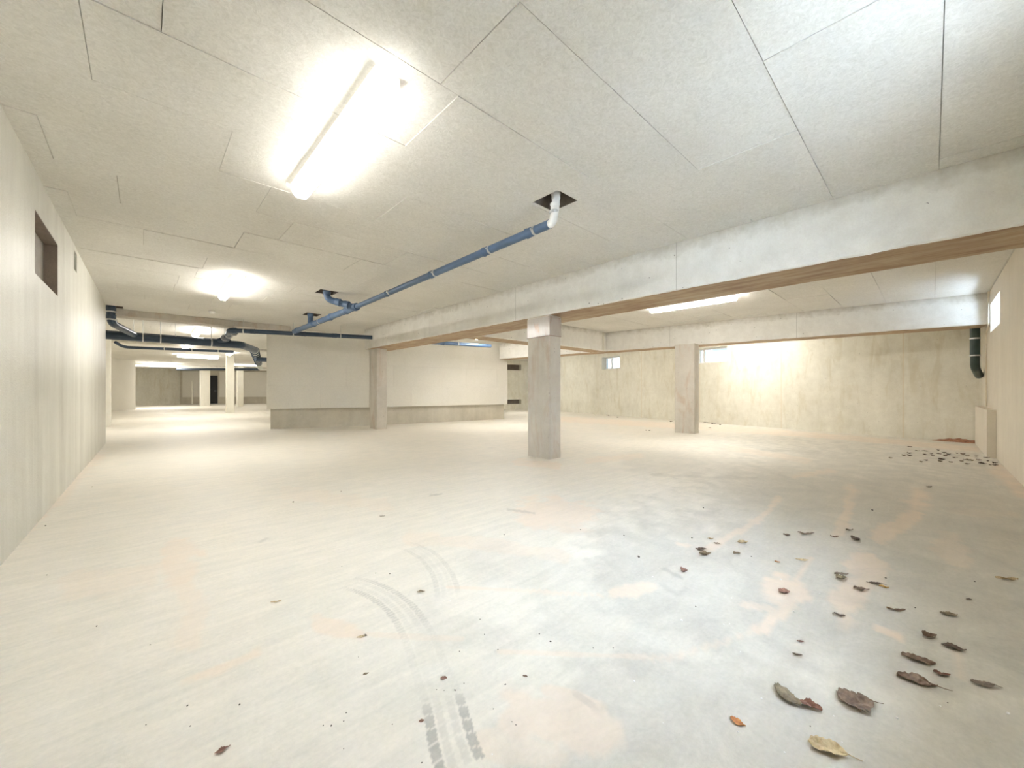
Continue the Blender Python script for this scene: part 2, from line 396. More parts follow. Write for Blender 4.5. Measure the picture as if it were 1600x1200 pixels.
# ---- niche wall with two slots
NA, NB = k2(19.2, 18.05), k2(10.5, 20.3)
def nh(u0, u1, vt, vb):
    A, z1 = onto(u1, vt, NA, NB); B, z0 = onto(u0, vb, NA, NB); return (A, B, z0, z1)
n1, n2 = nh(780, 814.4, 569.8, 577.6), nh(780, 814.4, 624.3, 631.7)
_, a_n, d_n, n_n = wall('wall_back', NA, NB, -1, M['wall_f'], holes=[n1, n2], thick=0.25)
for i, h in enumerate((n1, n2)):
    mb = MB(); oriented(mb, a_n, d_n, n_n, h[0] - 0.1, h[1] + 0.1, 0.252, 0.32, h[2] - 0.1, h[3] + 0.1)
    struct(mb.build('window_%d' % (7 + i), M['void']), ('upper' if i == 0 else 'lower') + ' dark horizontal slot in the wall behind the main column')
# ---- middle block: solid plinth, thick cladding boards above
BLK = [k2(2.91, 14.24), k2(5.75, 13.42), k2(11.29, 12.58), k2(12.1, 19.8), k2(10.3, 46.0)]
core = MB(); core.prism(BLK, -0.02, CE + 0.04)
blk = struct(core.build('wall_middle', M['plinth']), 'inner concrete wall block with pale cladding above a darker plinth')
def cladding(a, b, z0a, ext0, ext1, name='cladding_panel', th=0.085):
    a = Vector(a); b = Vector(b); d = (b - a).normalized(); nr = Vector((d.y, -d.x)); Ln = (b - a).length
    mb = MB(); pz = [z0a, z0a + 0.6, z0a + 1.2, CE - 0.004]; rnd = random.Random(5)
    for r in range(3):
        off = (0, 0.55, 0.2)[r]; s = -ext0
        while s < Ln + ext1 - 1e-4:
            e = min(Ln + ext1, s + (1.2 if s > -ext0 + 1e-6 or off == 0 else 1.2 - off))
            t = th + rnd.uniform(-0.002, 0.002)
            oriented(mb, a, d, nr, s + 0.0008, e - 0.0008, 0.001, t, pz[r] + 0.0008, pz[r + 1] - 0.0008); s = e
    mb.build(name, M['panel'], blk)
PZ = 0.635 * K
cladding(BLK[0], BLK[1], PZ, 0.04, -0.01); cladding(BLK[1], BLK[2], PZ * 1.0, -0.01, 0.10)
cladding(BLK[4], BLK[0], PZ, 0, 0.0)

# ---- rear left: side aisle and the far end
wall('wall_aisle_front', k2(-7, 12.60), k2(-0.96, 12.60), -1, M['deep'])
wall('wall_aisle_side', k2(-7, 12.6), k2(-7, 19.5), 1, M['deep'])
wall('wall_aisle_back', k2(-7, 19.5), k2(-1.25, 19.5), 1, M['deep'])
pil = MB(); pil.box(-1.25 * K, -0.84 * K, 19.15 * K, 19.75 * K, -0.01, CE + 0.02)
struct(pil.build('trim_1', M['deep']), 'concrete wall end past the left wall')
wall('wall_deep_left', k2(-1.15, 19.75), k2(-1.42, 33.3), 1, M['deep'])
q0, q1, q2, q3, q4 = at(170, 643), at(211.5, 640), at(213, 633.5), at(281, 631.3), at(309, 630.6)
pc = MB(); pc.prism([(-1.9, q0.y), tuple(q0.xy), tuple(q1.xy), (q1.x - 0.1, q2.y + 0.6), (-1.9, q2.y + 0.6)], -0.02, CE + 0.03)
struct(pc.build('wall_deep_box', M['panel']), 'pale clad wall standing forward at the left of the rear bay')
DA = (q2.x - 0.2, q2.y + 0.3); DB = tuple(q3.xy)
wall('wall_deep_back', DA, DB, 1, M['wall_f'])
DC = tuple((at(327, 630.2)).xy); DD = (k2(11.2, 43.0))
dd0, _ = onto(327, 620, DB, DD); dd1, dzt = onto(340.3, 586.5, DB, DD)
o, a_d, d_d, n_d = wall('wall_deep_door', DB, DD, 1, M['plinth'], holes=[(dd0, dd1, 0.0, dzt)])
mb = MB(); Ld = (Vector(DD) - Vector(DB)).length
oriented(mb, a_d, d_d, n_d, 0.2, dd0 - 0.1, -0.09, -0.001, PZ, CE - 0.1); oriented(mb, a_d, d_d, n_d, dd1 + 0.15, Ld, -0.09, -0.001, PZ, CE - 0.1)
mb.build('cladding_panel', M['panel'], o)
mb = MB(); oriented(mb, a_d, d_d, n_d, dd0 + 0.005, dd1 - 0.005, 0.10, 0.16, 0.01, dzt - 0.005)
dr = struct(mb.build('door_1', M['dark']), 'black door in the far end wall')
mb = MB(); mb.tube([Vector((*(a_d + d_d * (dd1 - 0.12) - n_d * -0.07), 1.0)), Vector((*(a_d + d_d * (dd1 - 0.26) - n_d * -0.07), 1.0))], 0.012, 8)
mb.build('door_handle', M['steel'], dr)

# corner ledge at the right wall
mb = MB(); mb.box(11.1 * K, 13.93 * K, RW + 0.001, RW + 0.09, 0.0, 0.86 * K)
struct(mb.build('trim_2', M['wall_r']), 'low concrete ledge along the right wall in the corner')

# ------------------------------------------------------------------ ceiling
XH = []                                 # openings in the ceiling boards: x0,x1,y0,y1
def cz_hole(cx, cy, wx, wy): XH.append((cx - wx / 2, cx + wx / 2, cy - wy / 2, cy + wy / 2)); return XH[-1]
H1 = cz_hole(3.12 * K, 2.68 * K, 0.33 * K, 0.34 * K)
H2 = cz_hole(2.67 * K, 8.27 * K, 0.35 * K, 0.38 * K)
H3 = cz_hole(3.17 * K, 10.95 * K, 0.36 * K, 0.40 * K)
H4 = cz_hole(-0.53 * K, 13.10 * K, 0.34 * K, 0.36 * K)
def subtract(r, h):
    x0, x1, y0, y1 = r; a0, a1, b0, b1 = h
    if a0 >= x1 or a1 <= x0 or b0 >= y1 or b1 <= y0: return [r]
    out = []
    if a0 > x0: out.append((x0, a0, y0, y1))
    if a1 < x1: out.append((a1, x1, y0, y1))
    m0, m1 = max(x0, a0), min(x1, a1)
    if b0 > y0: out.append((m0, m1, y0, b0))
    if b1 < y1: out.append((m0, m1, b1, y1))
    return out
BW, BLn = 0.7345 * K, 1.46 * K; Y0 = -0.045 * K
known = {0: 2.80, 1: 2.24, 2: 2.95, 3: 1.63, 4: 1.32, -1: 3.6, 5: 2.05, 6: 1.0}
cb = MB(); rnd = random.Random(11)
XMIN, XMAX = -7.4 * K, 19.6 * K
for r in range(-2, 70):
    y0 = Y0 + r * BW; y1 = y0 + BW
    if y0 > 49.5 * K: break
    off = (known[r] * K if r in known else rnd.random() * BLn) % BLn
    x = XMIN - BLn + off
    while x < XMAX:
        dz = rnd.choice((0, 0, 0.001, 0.002, 0.004, 0.0065)) if r < 14 else 0
        rects = [(x + 0.0016, x + BLn - 0.0016, y0 + 0.0016, y1 - 0.0016)]
        for h in XH: rects = [q for rr in rects for q in subtract(rr, h)]
        tilt = rnd.uniform(-0.0015, 0.0015) if r < 14 else 0
        for (p0, p1, p2, p3) in rects:
            cb.box(p0, p1, p2, p3, CE - dz + tilt, CE + 0.022)
        x += BLn
struct(cb.build('ceiling', M['ceiling']), 'pale ceiling of large wood wool boards')
sl = MB(); rects = [(XMIN - 0.5, XMAX + 0.5, -1.6 * K, 50.5 * K)]
for h in XH: rects = [q for rr in rects for q in subtract(rr, h)]
for (p0, p1, p2, p3) in rects: sl.box(p0, p1, p2, p3, CE + 0.024, CE + 0.2)
slab = sl.build('slab', M['slab'], None); struct(slab); slab.name = 'ceiling_slab'
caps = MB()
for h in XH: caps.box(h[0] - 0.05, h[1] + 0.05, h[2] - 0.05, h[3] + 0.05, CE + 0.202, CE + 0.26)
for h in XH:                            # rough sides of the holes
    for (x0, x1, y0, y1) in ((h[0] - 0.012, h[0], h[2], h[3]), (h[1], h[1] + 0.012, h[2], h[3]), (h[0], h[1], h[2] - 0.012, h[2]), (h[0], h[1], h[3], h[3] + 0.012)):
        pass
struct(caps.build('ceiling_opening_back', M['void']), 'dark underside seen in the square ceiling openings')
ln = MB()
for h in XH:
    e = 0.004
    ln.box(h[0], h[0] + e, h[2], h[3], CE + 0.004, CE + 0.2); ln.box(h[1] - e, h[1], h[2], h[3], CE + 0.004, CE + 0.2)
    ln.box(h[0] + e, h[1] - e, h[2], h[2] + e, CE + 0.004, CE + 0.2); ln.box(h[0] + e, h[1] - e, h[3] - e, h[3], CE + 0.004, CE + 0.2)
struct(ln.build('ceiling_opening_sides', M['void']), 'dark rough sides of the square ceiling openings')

# ------------------------------------------------------------------ floor with dust, stains and tyre prints
def seg_d(px, py, pl):
    best = 1e9; tb = 0; acc = 0; sg = 1
    for i in range(len(pl) - 1):
        ax, ay = pl[i]; bx, by = pl[i + 1]; dx, dy = bx - ax, by - ay; l2 = dx * dx + dy * dy; l = math.sqrt(l2)
        t = max(0, min(1, ((px - ax) * dx + (py - ay) * dy) / l2)); qx, qy = ax + dx * t, ay + dy * t
        d = math.hypot(px - qx, py - qy)
        if d < best: best = d; tb = acc + t * l; sg = 1 if (dx * (py - ay) - dy * (px - ax)) > 0 else -1
        acc += l
    return best, tb, sg, acc
def sm(x): x = max(0.0, min(1.0, x)); return x * x * (3 - 2 * x)
# pinkish dust: (pixel polyline, half width px, strength)
PINK = [([(1266, 874), (1250, 895), (1238, 913)], 4, .55), ([(1225, 922), (1240, 925)], 20, .75), ([(1234, 938), (1222, 958), (1200, 972), (1182, 984)], 8, .75), ([(1182, 984), (1130, 1003), (1050, 1028), (780, 1018)], 3.5, .4),
        ([(1215, 778), (1200, 800), (1170, 822), (1140, 838), (1100, 862)], 4, .5), ([(1330, 762), (1326, 795), (1310, 832)], 6, .5), ([(1434, 775), (1432, 800), (1405, 824), (1375, 838)], 11, .6), ([(1345, 880), (1365, 896)], 17, .6),
        ([(1322, 945), (1332, 925)], 20, .6), ([(1320, 960), (1325, 972)], 12, .45), ([(1368, 981), (1410, 997)], 4, .8), ([(1480, 850), (1500, 875)], 16, .35), ([(1500, 1020), (1495, 1060)], 5, .35),
        ([(960, 927), (1015, 918)], 8, .6), ([(700, 917), (800, 922), (940, 930)], 2.2, .45), ([(820, 1110), (930, 1140)], 32, .55), ([(860, 1080), (930, 1105)], 12, .5), ([(500, 978), (560, 990)], 12, .55), ([(560, 990), (720, 998)], 5, .3),
        ([(275, 860), (280, 900)], 16, .5), ([(270, 855), (315, 865)], 7, .45), ([(290, 920), (310, 960), (295, 1000)], 13, .35), ([(300, 1062), (340, 1048), (400, 1022)], 6, .5), ([(120, 920), (220, 900)], 20, .25), ([(840, 800), (900, 806)], 22, .55),
        ([(640, 840), (760, 850), (880, 868)], 9, .3), ([(1060, 850), (1075, 853)], 3, .5), ([(1165, 945), (1200, 950)], 4, .5), ([(450, 770), (600, 790)], 9, .2), ([(760, 1160), (860, 1185)], 20, .35), ([(1140, 700), (1260, 720)], 4, .35), ([(1300, 735), (1240, 745)], 3, .4),
        ([(1560, 735), (1640, 800), (1700, 850)], 9, .6), ([(150, 712), (60, 805), (0, 868)], 7, .45), ([(880, 655), (1100, 668), (1300, 682), (1525, 702)], 4, .5), ([(920, 720), (1000, 712)], 4, .35), ([(810, 722), (870, 728)], 5, .45), ([(1500, 800), (1590, 805)], 5, .2)]
GREY = [([(1250, 830), (1500, 850)], 130, .75), ([(1050, 900), (1400, 980), (1700, 1000)], 95, .8), ([(1000, 1100), (1300, 1170), (1700, 1200)], 90, .7), ([(900, 960), (1100, 980)], 55, .45), ([(980, 1180), (860, 1230)], 45, .6), ([(1000, 720), (1500, 745)], 18, .35), ([(760, 880), (980, 905)], 28, .35), ([(680, 980), (780, 1000)], 24, .25), ([(1100, 780), (1000, 840)], 40, .3)]
MARK = [([(1035, 888), (1065, 903)], 2, .5), ([(1036, 916), (1060, 930), (1072, 920)], 3, .3), ([(900, 1085), (930, 1105), (970, 1110)], 4, .25), ([(795, 796), (835, 802)], 1.5, .4), ([(405, 848), (418, 840)], 1.5, .3), ([(672, 774), (690, 772)], 1.2, .4), ([(1190, 702), (1280, 706)], 2, .25), ([(1020, 742), (1180, 748)], 2.2, .25)]
def world_track(right, left):
    n = 60
    def resample(pl):
        P = [at(*p).xy for p in pl]; acc = [0]
        for i in range(1, len(P)): acc.append(acc[-1] + (P[i] - P[i - 1]).length)
        out = []
        for k in range(n):
            s = acc[-1] * k / (n - 1); i = max(j for j in range(len(acc)) if acc[j] <= s + 1e-9); i = min(i, len(P) - 2)
            t = (s - acc[i]) / max(1e-9, acc[i + 1] - acc[i]); out.append(P[i].lerp(P[i + 1], t))
        return out
    R, Lf = resample(right), resample(left)
    c = [(a + b) / 2 for a, b in zip(R, Lf)]; c = [sum((c[max(0, min(n - 1, i + k))] for k in range(-3, 4)), Vector((0, 0))) / 7 for i in range(n)]
    w = sum((a - b).length for a, b in zip(R, Lf)) / n
    return [tuple(p) for p in c], min(w, 0.135)
T1 = world_track([(760, 1200), (751, 1159), (735, 1101), (715, 1065), (698, 1046), (687, 1009), (680, 987), (657, 958), (621, 921), (584, 906), (556, 904)],
                 [(690, 1215), (668, 1185), (661, 1156), (658, 1112), (652, 1070), (645, 1039), (628, 998), (613, 961), (588, 943), (548, 923), (520, 916)])
T2 = world_track([(718, 935), (714, 911), (702, 885), (676, 859), (646, 848), (625, 845)], [(684, 950), (683, 928), (679, 906), (661, 877), (632, 859), (610, 854)])
def track_mark(x, y, T, strength):
    (pl, w) = T; d, t, sg, tot = seg_d(x, y, pl)
    if d > w * 0.62 or t <= 0 or t >= tot: return 0
    q = d * sg / w; f = t / tot                          # -0.5 .. 0.5 across
    outer = 1 if 0.30 < abs(q) < 0.52 else 0; inner = 1 if 0.06 < abs(q) < 0.24 else 0
    if not (outer or inner): return 0
    per = 0.052 if f < 0.2 else 0.019; ph = ((t + abs(q) * 0.02) % per) / per
    m = (1.0 if outer else 0.45) * (1 if ph < (0.86 if f < 0.2 else 0.66) else 0.2)
    return m * strength(f, q)
def s1f(f, q):
    v = 0.12 + 0.32 * sm((f - 0.45) / 0.2) * sm((1.02 - f) / 0.15)
    v += 0.65 * sm((0.24 - f) / 0.12) * (1 if abs(q) > 0.3 else 0.6)
    return v
def s2f(f, q): return 0.26 * sm(f / 0.2) * sm((1 - f) / 0.2)
def dirt(x, y):
    p = project(x, y, 0)
    if p is None: return (0, 0, 0)
    u, v = p
    nz = noise.noise(Vector((x * 6, y * 6, 0))) * 0.7 + noise.noise(Vector((x * 17, y * 17, 3))) * 0.45
    out = []
    for li, lst in enumerate((PINK, GREY, MARK)):
        val = 0
        for pl, w, s in lst:
            xs = [q[0] for q in pl]; ys = [q[1] for q in pl]; R = w * 2.2
            if u < min(xs) - R * 1.6 or u > max(xs) + R * 1.6 or v < min(ys) - R or v > max(ys) + R: continue
            asp = 0.75
            d = seg_d(u * asp, v, [(a * asp, b) for a, b in pl])[0]
            soft = 0.5 if li != 1 else 1.0
            val = max(val, s * sm((1 + soft * 0.6 + nz * (0.9 if li != 1 else 0.6) - d / w) / soft))
        out.append(val)
    if u < 1000 and v > 800: pass
    out[2] = max(out[2], track_mark(x, y, T1, s1f), track_mark(x, y, T2, s2f))
    return tuple(out)
fb = MB(); fcol = []
def fgrid(x0, x1, y0, y1, nx, ny, paint=True):
    o = len(fb.v); vs = []
    for j in range(ny + 1):
        for i in range(nx + 1):
            x = x0 + (x1 - x0) * i / nx; y = y0 + (y1 - y0) * j / ny
            vs.append((x, y, 0)); fcol.append(dirt(x, y) if paint else (0, 0, 0))
    fb.add(vs, [(j * (nx + 1) + i, j * (nx + 1) + i + 1, (j + 1) * (nx + 1) + i + 1, (j + 1) * (nx + 1) + i) for j in range(ny) for i in range(nx)])
# dense patch around the tyre prints, medium near field, coarse rest
tx = [p[0] for p in T1[0] + T2[0]]; ty = [p[1] for p in T1[0] + T2[0]]
ax0, ax1, ay0, ay1 = min(tx) - 0.12, max(tx) + 0.12, min(ty) - 0.12, max(ty) + 0.12
NX0, NX1, NY0, NY1 = -0.72, 4.6, -0.75, 5.0
fgrid(ax0, ax1, ay0, ay1, int((ax1 - ax0) / 0.0065), int((ay1 - ay0) / 0.0065))
def med(x0, x1, y0, y1, s):
    if x1 - x0 > 1e-4 and y1 - y0 > 1e-4: fgrid(x0, x1, y0, y1, max(1, int((x1 - x0) / s)), max(1, int((y1 - y0) / s)))
med(NX0, ax0, NY0, NY1, 0.022); med(ax1, NX1, NY0, NY1, 0.022); med(ax0, ax1, NY0, ay0, 0.022); med(ax0, ax1, ay1, NY1, 0.022)
med(NX1, 12.4, NY0, 5.0, 0.06); med(NX0, 15.0, NY1, 12.0, 0.08); med(12.4, 16.2, NY0, 5.0, 0.2)
fgrid(-6.2, NX0, NY0, 42, 4, 20, False); fgrid(NX0, 16.2, 12.0, 42, 10, 12, False); fgrid(15.0, 16.2, 5.0, 12.0, 1, 4, False)
flo = fb.build('floor', M['floor']); struct(flo, 'dusty concrete garage floor with pinkish dust and tyre prints')
ca = flo.data.color_attributes.new('dirt', 'FLOAT_COLOR', 'POINT')
buf = []
for c in fcol: buf += [c[0], c[1], c[2], 1.0]
ca.data.foreach_set('color', buf)

# ------------------------------------------------------------------ concrete beams and columns
def beam(name, label, a, b, width, z0, z1=CE - 0.002, side=1, soffit='soffit', rough=0.004, group=None, face='beam'):
    a = Vector(a); b = Vector(b); d = (b - a).normalized(); nr = Vector((-d.y, d.x)) * side; Ln = (b - a).length
    n = max(2, int(Ln / 0.035)); c = 0.012; prof = []
    zs = [z0 + c] + [z0 + (z1 - z0) * k / 6 for k in range(1, 6)] + [z1]
    prof = [(0, z) for z in reversed(zs)] + [(c, z0)] + [(width * k / 4, z0) for k in (1, 2, 3)] + [(width - c, z0)] + [(width, z) for z in zs]
    vs = []; m = len(prof)
    for i in range(n + 1):
        s = Ln * i / n; p = a + d * s
        for (t, z) in prof:
            q = p + nr * t
            nn = noise.noise(Vector((q.x * 3.3, q.y * 3.3, z * 3.3))) + 0.8 * noise.noise(Vector((q.x * 13, q.y * 13, z * 11)))
            edge = min(abs(z - z0), abs(z - z1)) < 0.03
            k_ = rough * (2.0 if edge else 0.5)
            off = nn * k_
            if t < width * 0.5: q = q - nr * off
            else: q = q + nr * off
            vs.append((q.x, q.y, z + (nn * k_ * 0.6 if (z < z1 - 0.01 and abs(z - z0) < 0.03) else 0)))
    mb = MB()
    f0, f1 = [], []
    for i in range(n):
        for j in range(m - 1):
            f = (i * m + j, (i + 1) * m + j, (i + 1) * m + j + 1, i * m + j + 1)
            (f1 if abs(prof[j][1] - z0) < 0.013 and abs(prof[j + 1][1] - z0) < 0.013 and 0 < prof[j][0] and prof[j + 1][0] < width else f0).append(f)
    mb.add(vs, f0, 0, True)
    o = len(mb.v) - len(vs)
    for f in f1: mb.f.append(tuple(k + o for k in f)); mb.m.append(1); mb.sm.append(True)
    mb.f += [tuple(range(m)), tuple(n * m + k for k in range(m - 1, -1, -1))]; mb.m += [0, 0]; mb.sm += [False, False]
    ob = mb.build(name, [M[face], M[soffit]]); tag(ob, label, 'beam', group)
    # sharp edges for the arrises
    me = ob.data
    try: me.set_sharp_from_angle(angle=math.radians(40))
    except Exception: pass
    return ob
MBX0, MBX1 = 5.17 * K, 6.0 * K
mainb = beam('concrete_beam', 'big pale concrete beam crossing the room overhead from the right foreground', (MBX0, RW + 0.001), (MBX0, 12.45 * K), MBX1 - MBX0, BB, side=-1)
b3a, b3b = Vector(k2(12.33, -0.785)), Vector(k2(10.85, 12.35))
beam('concrete_beam', 'grey concrete beam with damp upper edge in front of the far wall', tuple(b3a), tuple(b3b), 0.55, BB, side=-1)
beam('concrete_beam', 'concrete cross beam behind the main column joining the two long beams', (MBX1 + 0.006, 7.5 * K), (11.36 * K, 7.5 * K), 0.5, BB, z1=CE - 0.003, side=1)
beam('concrete_beam', 'shallow brownish concrete beam under the ceiling above the dark pipes', k2(-0.63, 13.35), k2(3.25, 13.35), 0.35, CE - 0.135, side=1, rough=0.0008, face='column', soffit='column')
beam('concrete_beam', 'distant shallow concrete beam across the rear bay ceiling', k2(-1.05, 21.5), k2(4.5, 21.5), 0.4, CE - 0.07, side=1, rough=0.001, soffit='column')
beam('concrete_beam', 'farthest concrete beam before the end wall with the black door', k2(-1.3, 38.3), k2(8.3, 38.3), 0.5, CE - 0.20, side=1, rough=0.001, soffit='column')
# small joint pipe at beam 3 / cross beam corner
def column(label, x0, x1, y0, y1, z1, mat='column', rot=0.0, rough=0.003, group=None, wires=False):
    cx, cy = (x0 + x1) / 2, (y0 + y1) / 2; hx, hy = (x1 - x0) / 2, (y1 - y0) / 2; c = 0.012
    loop = []
    nseg = 5
    cor = [(-hx, -hy), (hx, -hy), (hx, hy), (-hx, hy)]
    for i in range(4):
        (ax, ay), (bx, by) = cor[i], cor[(i + 1) % 4]; dl = math.hypot(bx - ax, by - ay)
        for k in range(nseg + 1):
            t = c / dl + (1 - 2 * c / dl) * k / nseg; loop.append((ax + (bx - ax) * t, ay + (by - ay) * t))
    n = len(loop); vs = []; nz = 60
    for i in range(nz + 1):
        z = z1 * i / nz - (0.004 if i == 0 else 0)
        for (x, y) in loop:
            nn = noise.noise(Vector((x * 14 + cx, y * 14 + cy, z * 9)))
            r = rough * (3.2 if z < 0.12 or z > z1 - 0.05 else 0.7)
            l = math.hypot(x, y); x2, y2 = x * (1 + nn * r / l), y * (1 + nn * r / l)
            vs.append((x2 * math.cos(rot) - y2 * math.sin(rot), x2 * math.sin(rot) + y2 * math.cos(rot), z))
    t = thing('concrete_column', label, 'column', (cx, cy, 0), group)
    mb = MB(); mb.add([(a + cx, b + cy, z) for a, b, z in vs], [(i * n + j, i * n + (j + 1) % n, (i + 1) * n + (j + 1) % n, (i + 1) * n + j) for i in range(nz) for j in range(n)], 0, True)
    mb.add([(a + cx, b + cy, z) for a, b, z in vs[-n:]], [tuple(range(n))], 0); mb.add([(a + cx, b + cy, z) for a, b, z in vs[:n]], [tuple(range(n - 1, -1, -1))], 0)
    ob = mb.build('shaft', M[mat], t); ob.data.set_sharp_from_angle(angle=math.radians(35))
    return t
def wrapm():
    m, nt, b = newmat('taped column head'); v = coords(nt, (4, 4, 1.2)); a = noise_n(nt, v, 2.2, 5, 0.6, 0.7)
    L(nt, ramp(nt, a, [(0.35, (0.50, 0.46, 0.41)), (0.58, (0.46, 0.41, 0.36)), (0.70, (0.40, 0.28, 0.19))]), b.inputs['Base Color']); b.inputs['Roughness'].default_value = 0.18; return m
M['film'] = wrapm()
c1 = column('big concrete column in the middle under the main beam', 5.19 * K, 5.50 * K, 4.58 * K, 5.12 * K, BB - 0.001, group=None)
mb = MB(); x0, x1, y0, y1 = 5.19 * K - 0.003, 5.50 * K + 0.003, 4.58 * K - 0.003, 5.12 * K + 0.003
mb.box(x0, x1, y0, y1, BB - 0.30, BB - 0.02); mb.build('head_film', M['film'], c1)['label'] = 'shiny stained film band around the column head'
mb = MB()
for z in (BB - 0.30, ): mb.tube(bend([(x0 - .002, y0 - .002, z), (x1 + .002, y0 - .002, z + .004), (x1 + .002, y1, z), (x0 - .002, y1, z - .004), (x0 - .002, y0 - .002, z)], 0.01, 3), 0.003, 6)
mb.build('tie_wire', M['rust'], c1)
column('slim concrete column against the middle wall under the far end of the main beam', 5.31 * K, 5.64 * K, 11.84 * K, 12.38 * K, BB - 0.001)
column('brownish concrete column under the beam in front of the far wall', 11.24 * K, 11.60 * K, 4.55 * K, 5.10 * K, BB - 0.001, rot=0.05)
def colpx(label, u0, um, u1, v, size_y, z1=CE - 0.003):
    p = at(um, v); r = at(u1, v); l = at(u0, v); w = (r - l).length * 0.72
    column(label, p.x - 0.02, p.x - 0.02 + w, p.y, p.y + size_y, z1, 'deep', rough=0.001)
colpx('thick concrete column left of the black door in the rear bay', 309.5, 314, 326, 634.6, 0.75)
colpx('nearest slim concrete column of the rear bay below a lamp', 351, 355, 365, 645.3, 0.34)
colpx('farthest pale concrete column right of the black door', 369.5, 372, 380, 635.4, 0.5)

# ------------------------------------------------------------------ tube lamps
def lamp(label, c, length, ang=PI / 2, w=0.135, h=0.098, z=CE - 0.004, group=None, mat='tube'):
    """c = centre (x, y) metres, ang = direction of the long axis"""
    t = thing('ceiling_lamp', label, 'lamp', (c[0], c[1], z), group)
    d = Vector((math.cos(ang), math.sin(ang), 0)); nr = Vector((-d.y, d.x, 0)); C0 = Vector((c[0], c[1], z))
    def extr(prof, s0, s1):
        m = len(prof); vs = [C0 + d * s + nr * p[0] + Vector((0, 0, p[1])) for s in (s0, s1) for p in prof]
        b = MB(); b.add(vs, [(i, (i + 1) % m, m + (i + 1) % m, m + i) for i in range(m)] + [tuple(range(m - 1, -1, -1)), tuple(range(m, 2 * m))]); return b
    e = 0.022; hw = w / 2
    extr([(-hw * .97, 0), (-hw, -0.003), (-hw, -0.046), (hw, -0.046), (hw, -0.003), (hw * .97, 0)], -length / 2, length / 2).build('housing', M['opal'], t)
    extr([(-hw * 1.0, -0.0465), (-hw * .74, -h * 0.78), (-hw * 0.5, -h), (hw * 0.5, -h), (hw * .74, -h * 0.78), (hw * 1.0, -0.0465)], -length / 2 + e, length / 2 - e).build('diffuser', M[mat], t)
    for s in (-1, 1):
        a, b = sorted((s * (length / 2 - e * 0.96), s * (length / 2)))
        extr([(-hw * 1.0, -0.0467), (-hw * .74, -h * 0.78), (-hw * 0.5, -h * 0.98), (hw * 0.5, -h * 0.98), (hw * .74, -h * 0.78), (hw * 1.0, -0.0467)], a, b).build('end_cap', M[mat if s < 0 else mat], t)
    return t
def mid(u0, v0, u1, v1, z):
    a, b = at(u0, v0, z), at(u1, v1, z); return ((a + b) / 2).xy, (b - a).length, math.atan2(b.y - a.y, b.x - a.x)
ZL = CE - 0.07
c, l, _ = mid(601, 131, 473, 305, ZL); lamp('large lit tube lamp in the foreground on the ceiling', (c.x, c.y), l)
c3, l3, _ = mid(374, 436, 348, 467, ZL); lamp('second lit tube lamp on the ceiling before the shallow beam at left', (c3.x, c3.y), l, mat='tube_second')
c2, l2, a2 = mid(1015, 486, 1152, 467, ZL); lamp('long lit tube lamp between the main beam and the far beam', (c2.x, c2.y), l2, PI / 2, mat='tube_mid')
# lamps of the rear bay
for lab, u, v, ang, ln_ in [('lit lamp of the rear bay seen just above the two big dark pipes', 309, 520.5, PI / 2, 1.5), ('round looking lit lamp under the big dark pipes at left', 291, 543.5, PI / 2, 1.5),
                       ('small square lit lamp above the nearest slim rear column', 359, 553.5, PI / 2, 0.7), ('tiny leftmost lit lamp at the far end', 242, 569, PI / 2, 1.3),
                       ('tiny lit lamp at the far end left of the long rear lamp', 270, 569.5, PI / 2, 1.3)]:
    p = at(u, v, ZL); lamp(lab, (p.x, p.y), ln_, ang, w=0.16, mat='tube_rear')
c4, l4, a4 = mid(278, 556, 340, 559.5, CE - 0.08); lamp('long lit lamp lying crosswise in the rear bay', (c4.x, c4.y), min(l4, 3.0), a4, w=0.22, h=0.13)
p = at(384, 571, ZL); lamp('faint far lamp strip right of the slim rear column', (p.x, p.y), 1.6, 0.0, w=0.1, h=0.09)
# unseen lamps: some inferred from lit walls, the rest added to brighten dim bays
for i, (x, y, a) in enumerate(((8.75, 10.3, PI / 2), (13.8, 4.4, 1.33), (13.7, 9.6, 1.33), (15.0, 15.0, 1.33), (-4.0, 16.0, PI / 2), (1.2, 40.2, 0), (6.3, 40.2, 0))):
    lamp('unseen tube lamp placed behind the beams to light the bay', (x * K, y * K), l, a, group='tube lamps hidden behind the beams', mat='tube_strong' if i == 1 else ('tube' if i in (2, 5, 6) else 'tube_mid'))
p = at(331, 486.5, CE)
mb = MB(); mb.tube([(p.x, p.y, CE - 0.001), (p.x, p.y, CE - 0.03), (p.x, p.y, CE - 0.045)], [0.055, 0.055, 0.035], 20)
tag(mb.build('smoke_detector', M['white']), 'small white smoke detector on the ceiling behind the second lamp', 'detector')

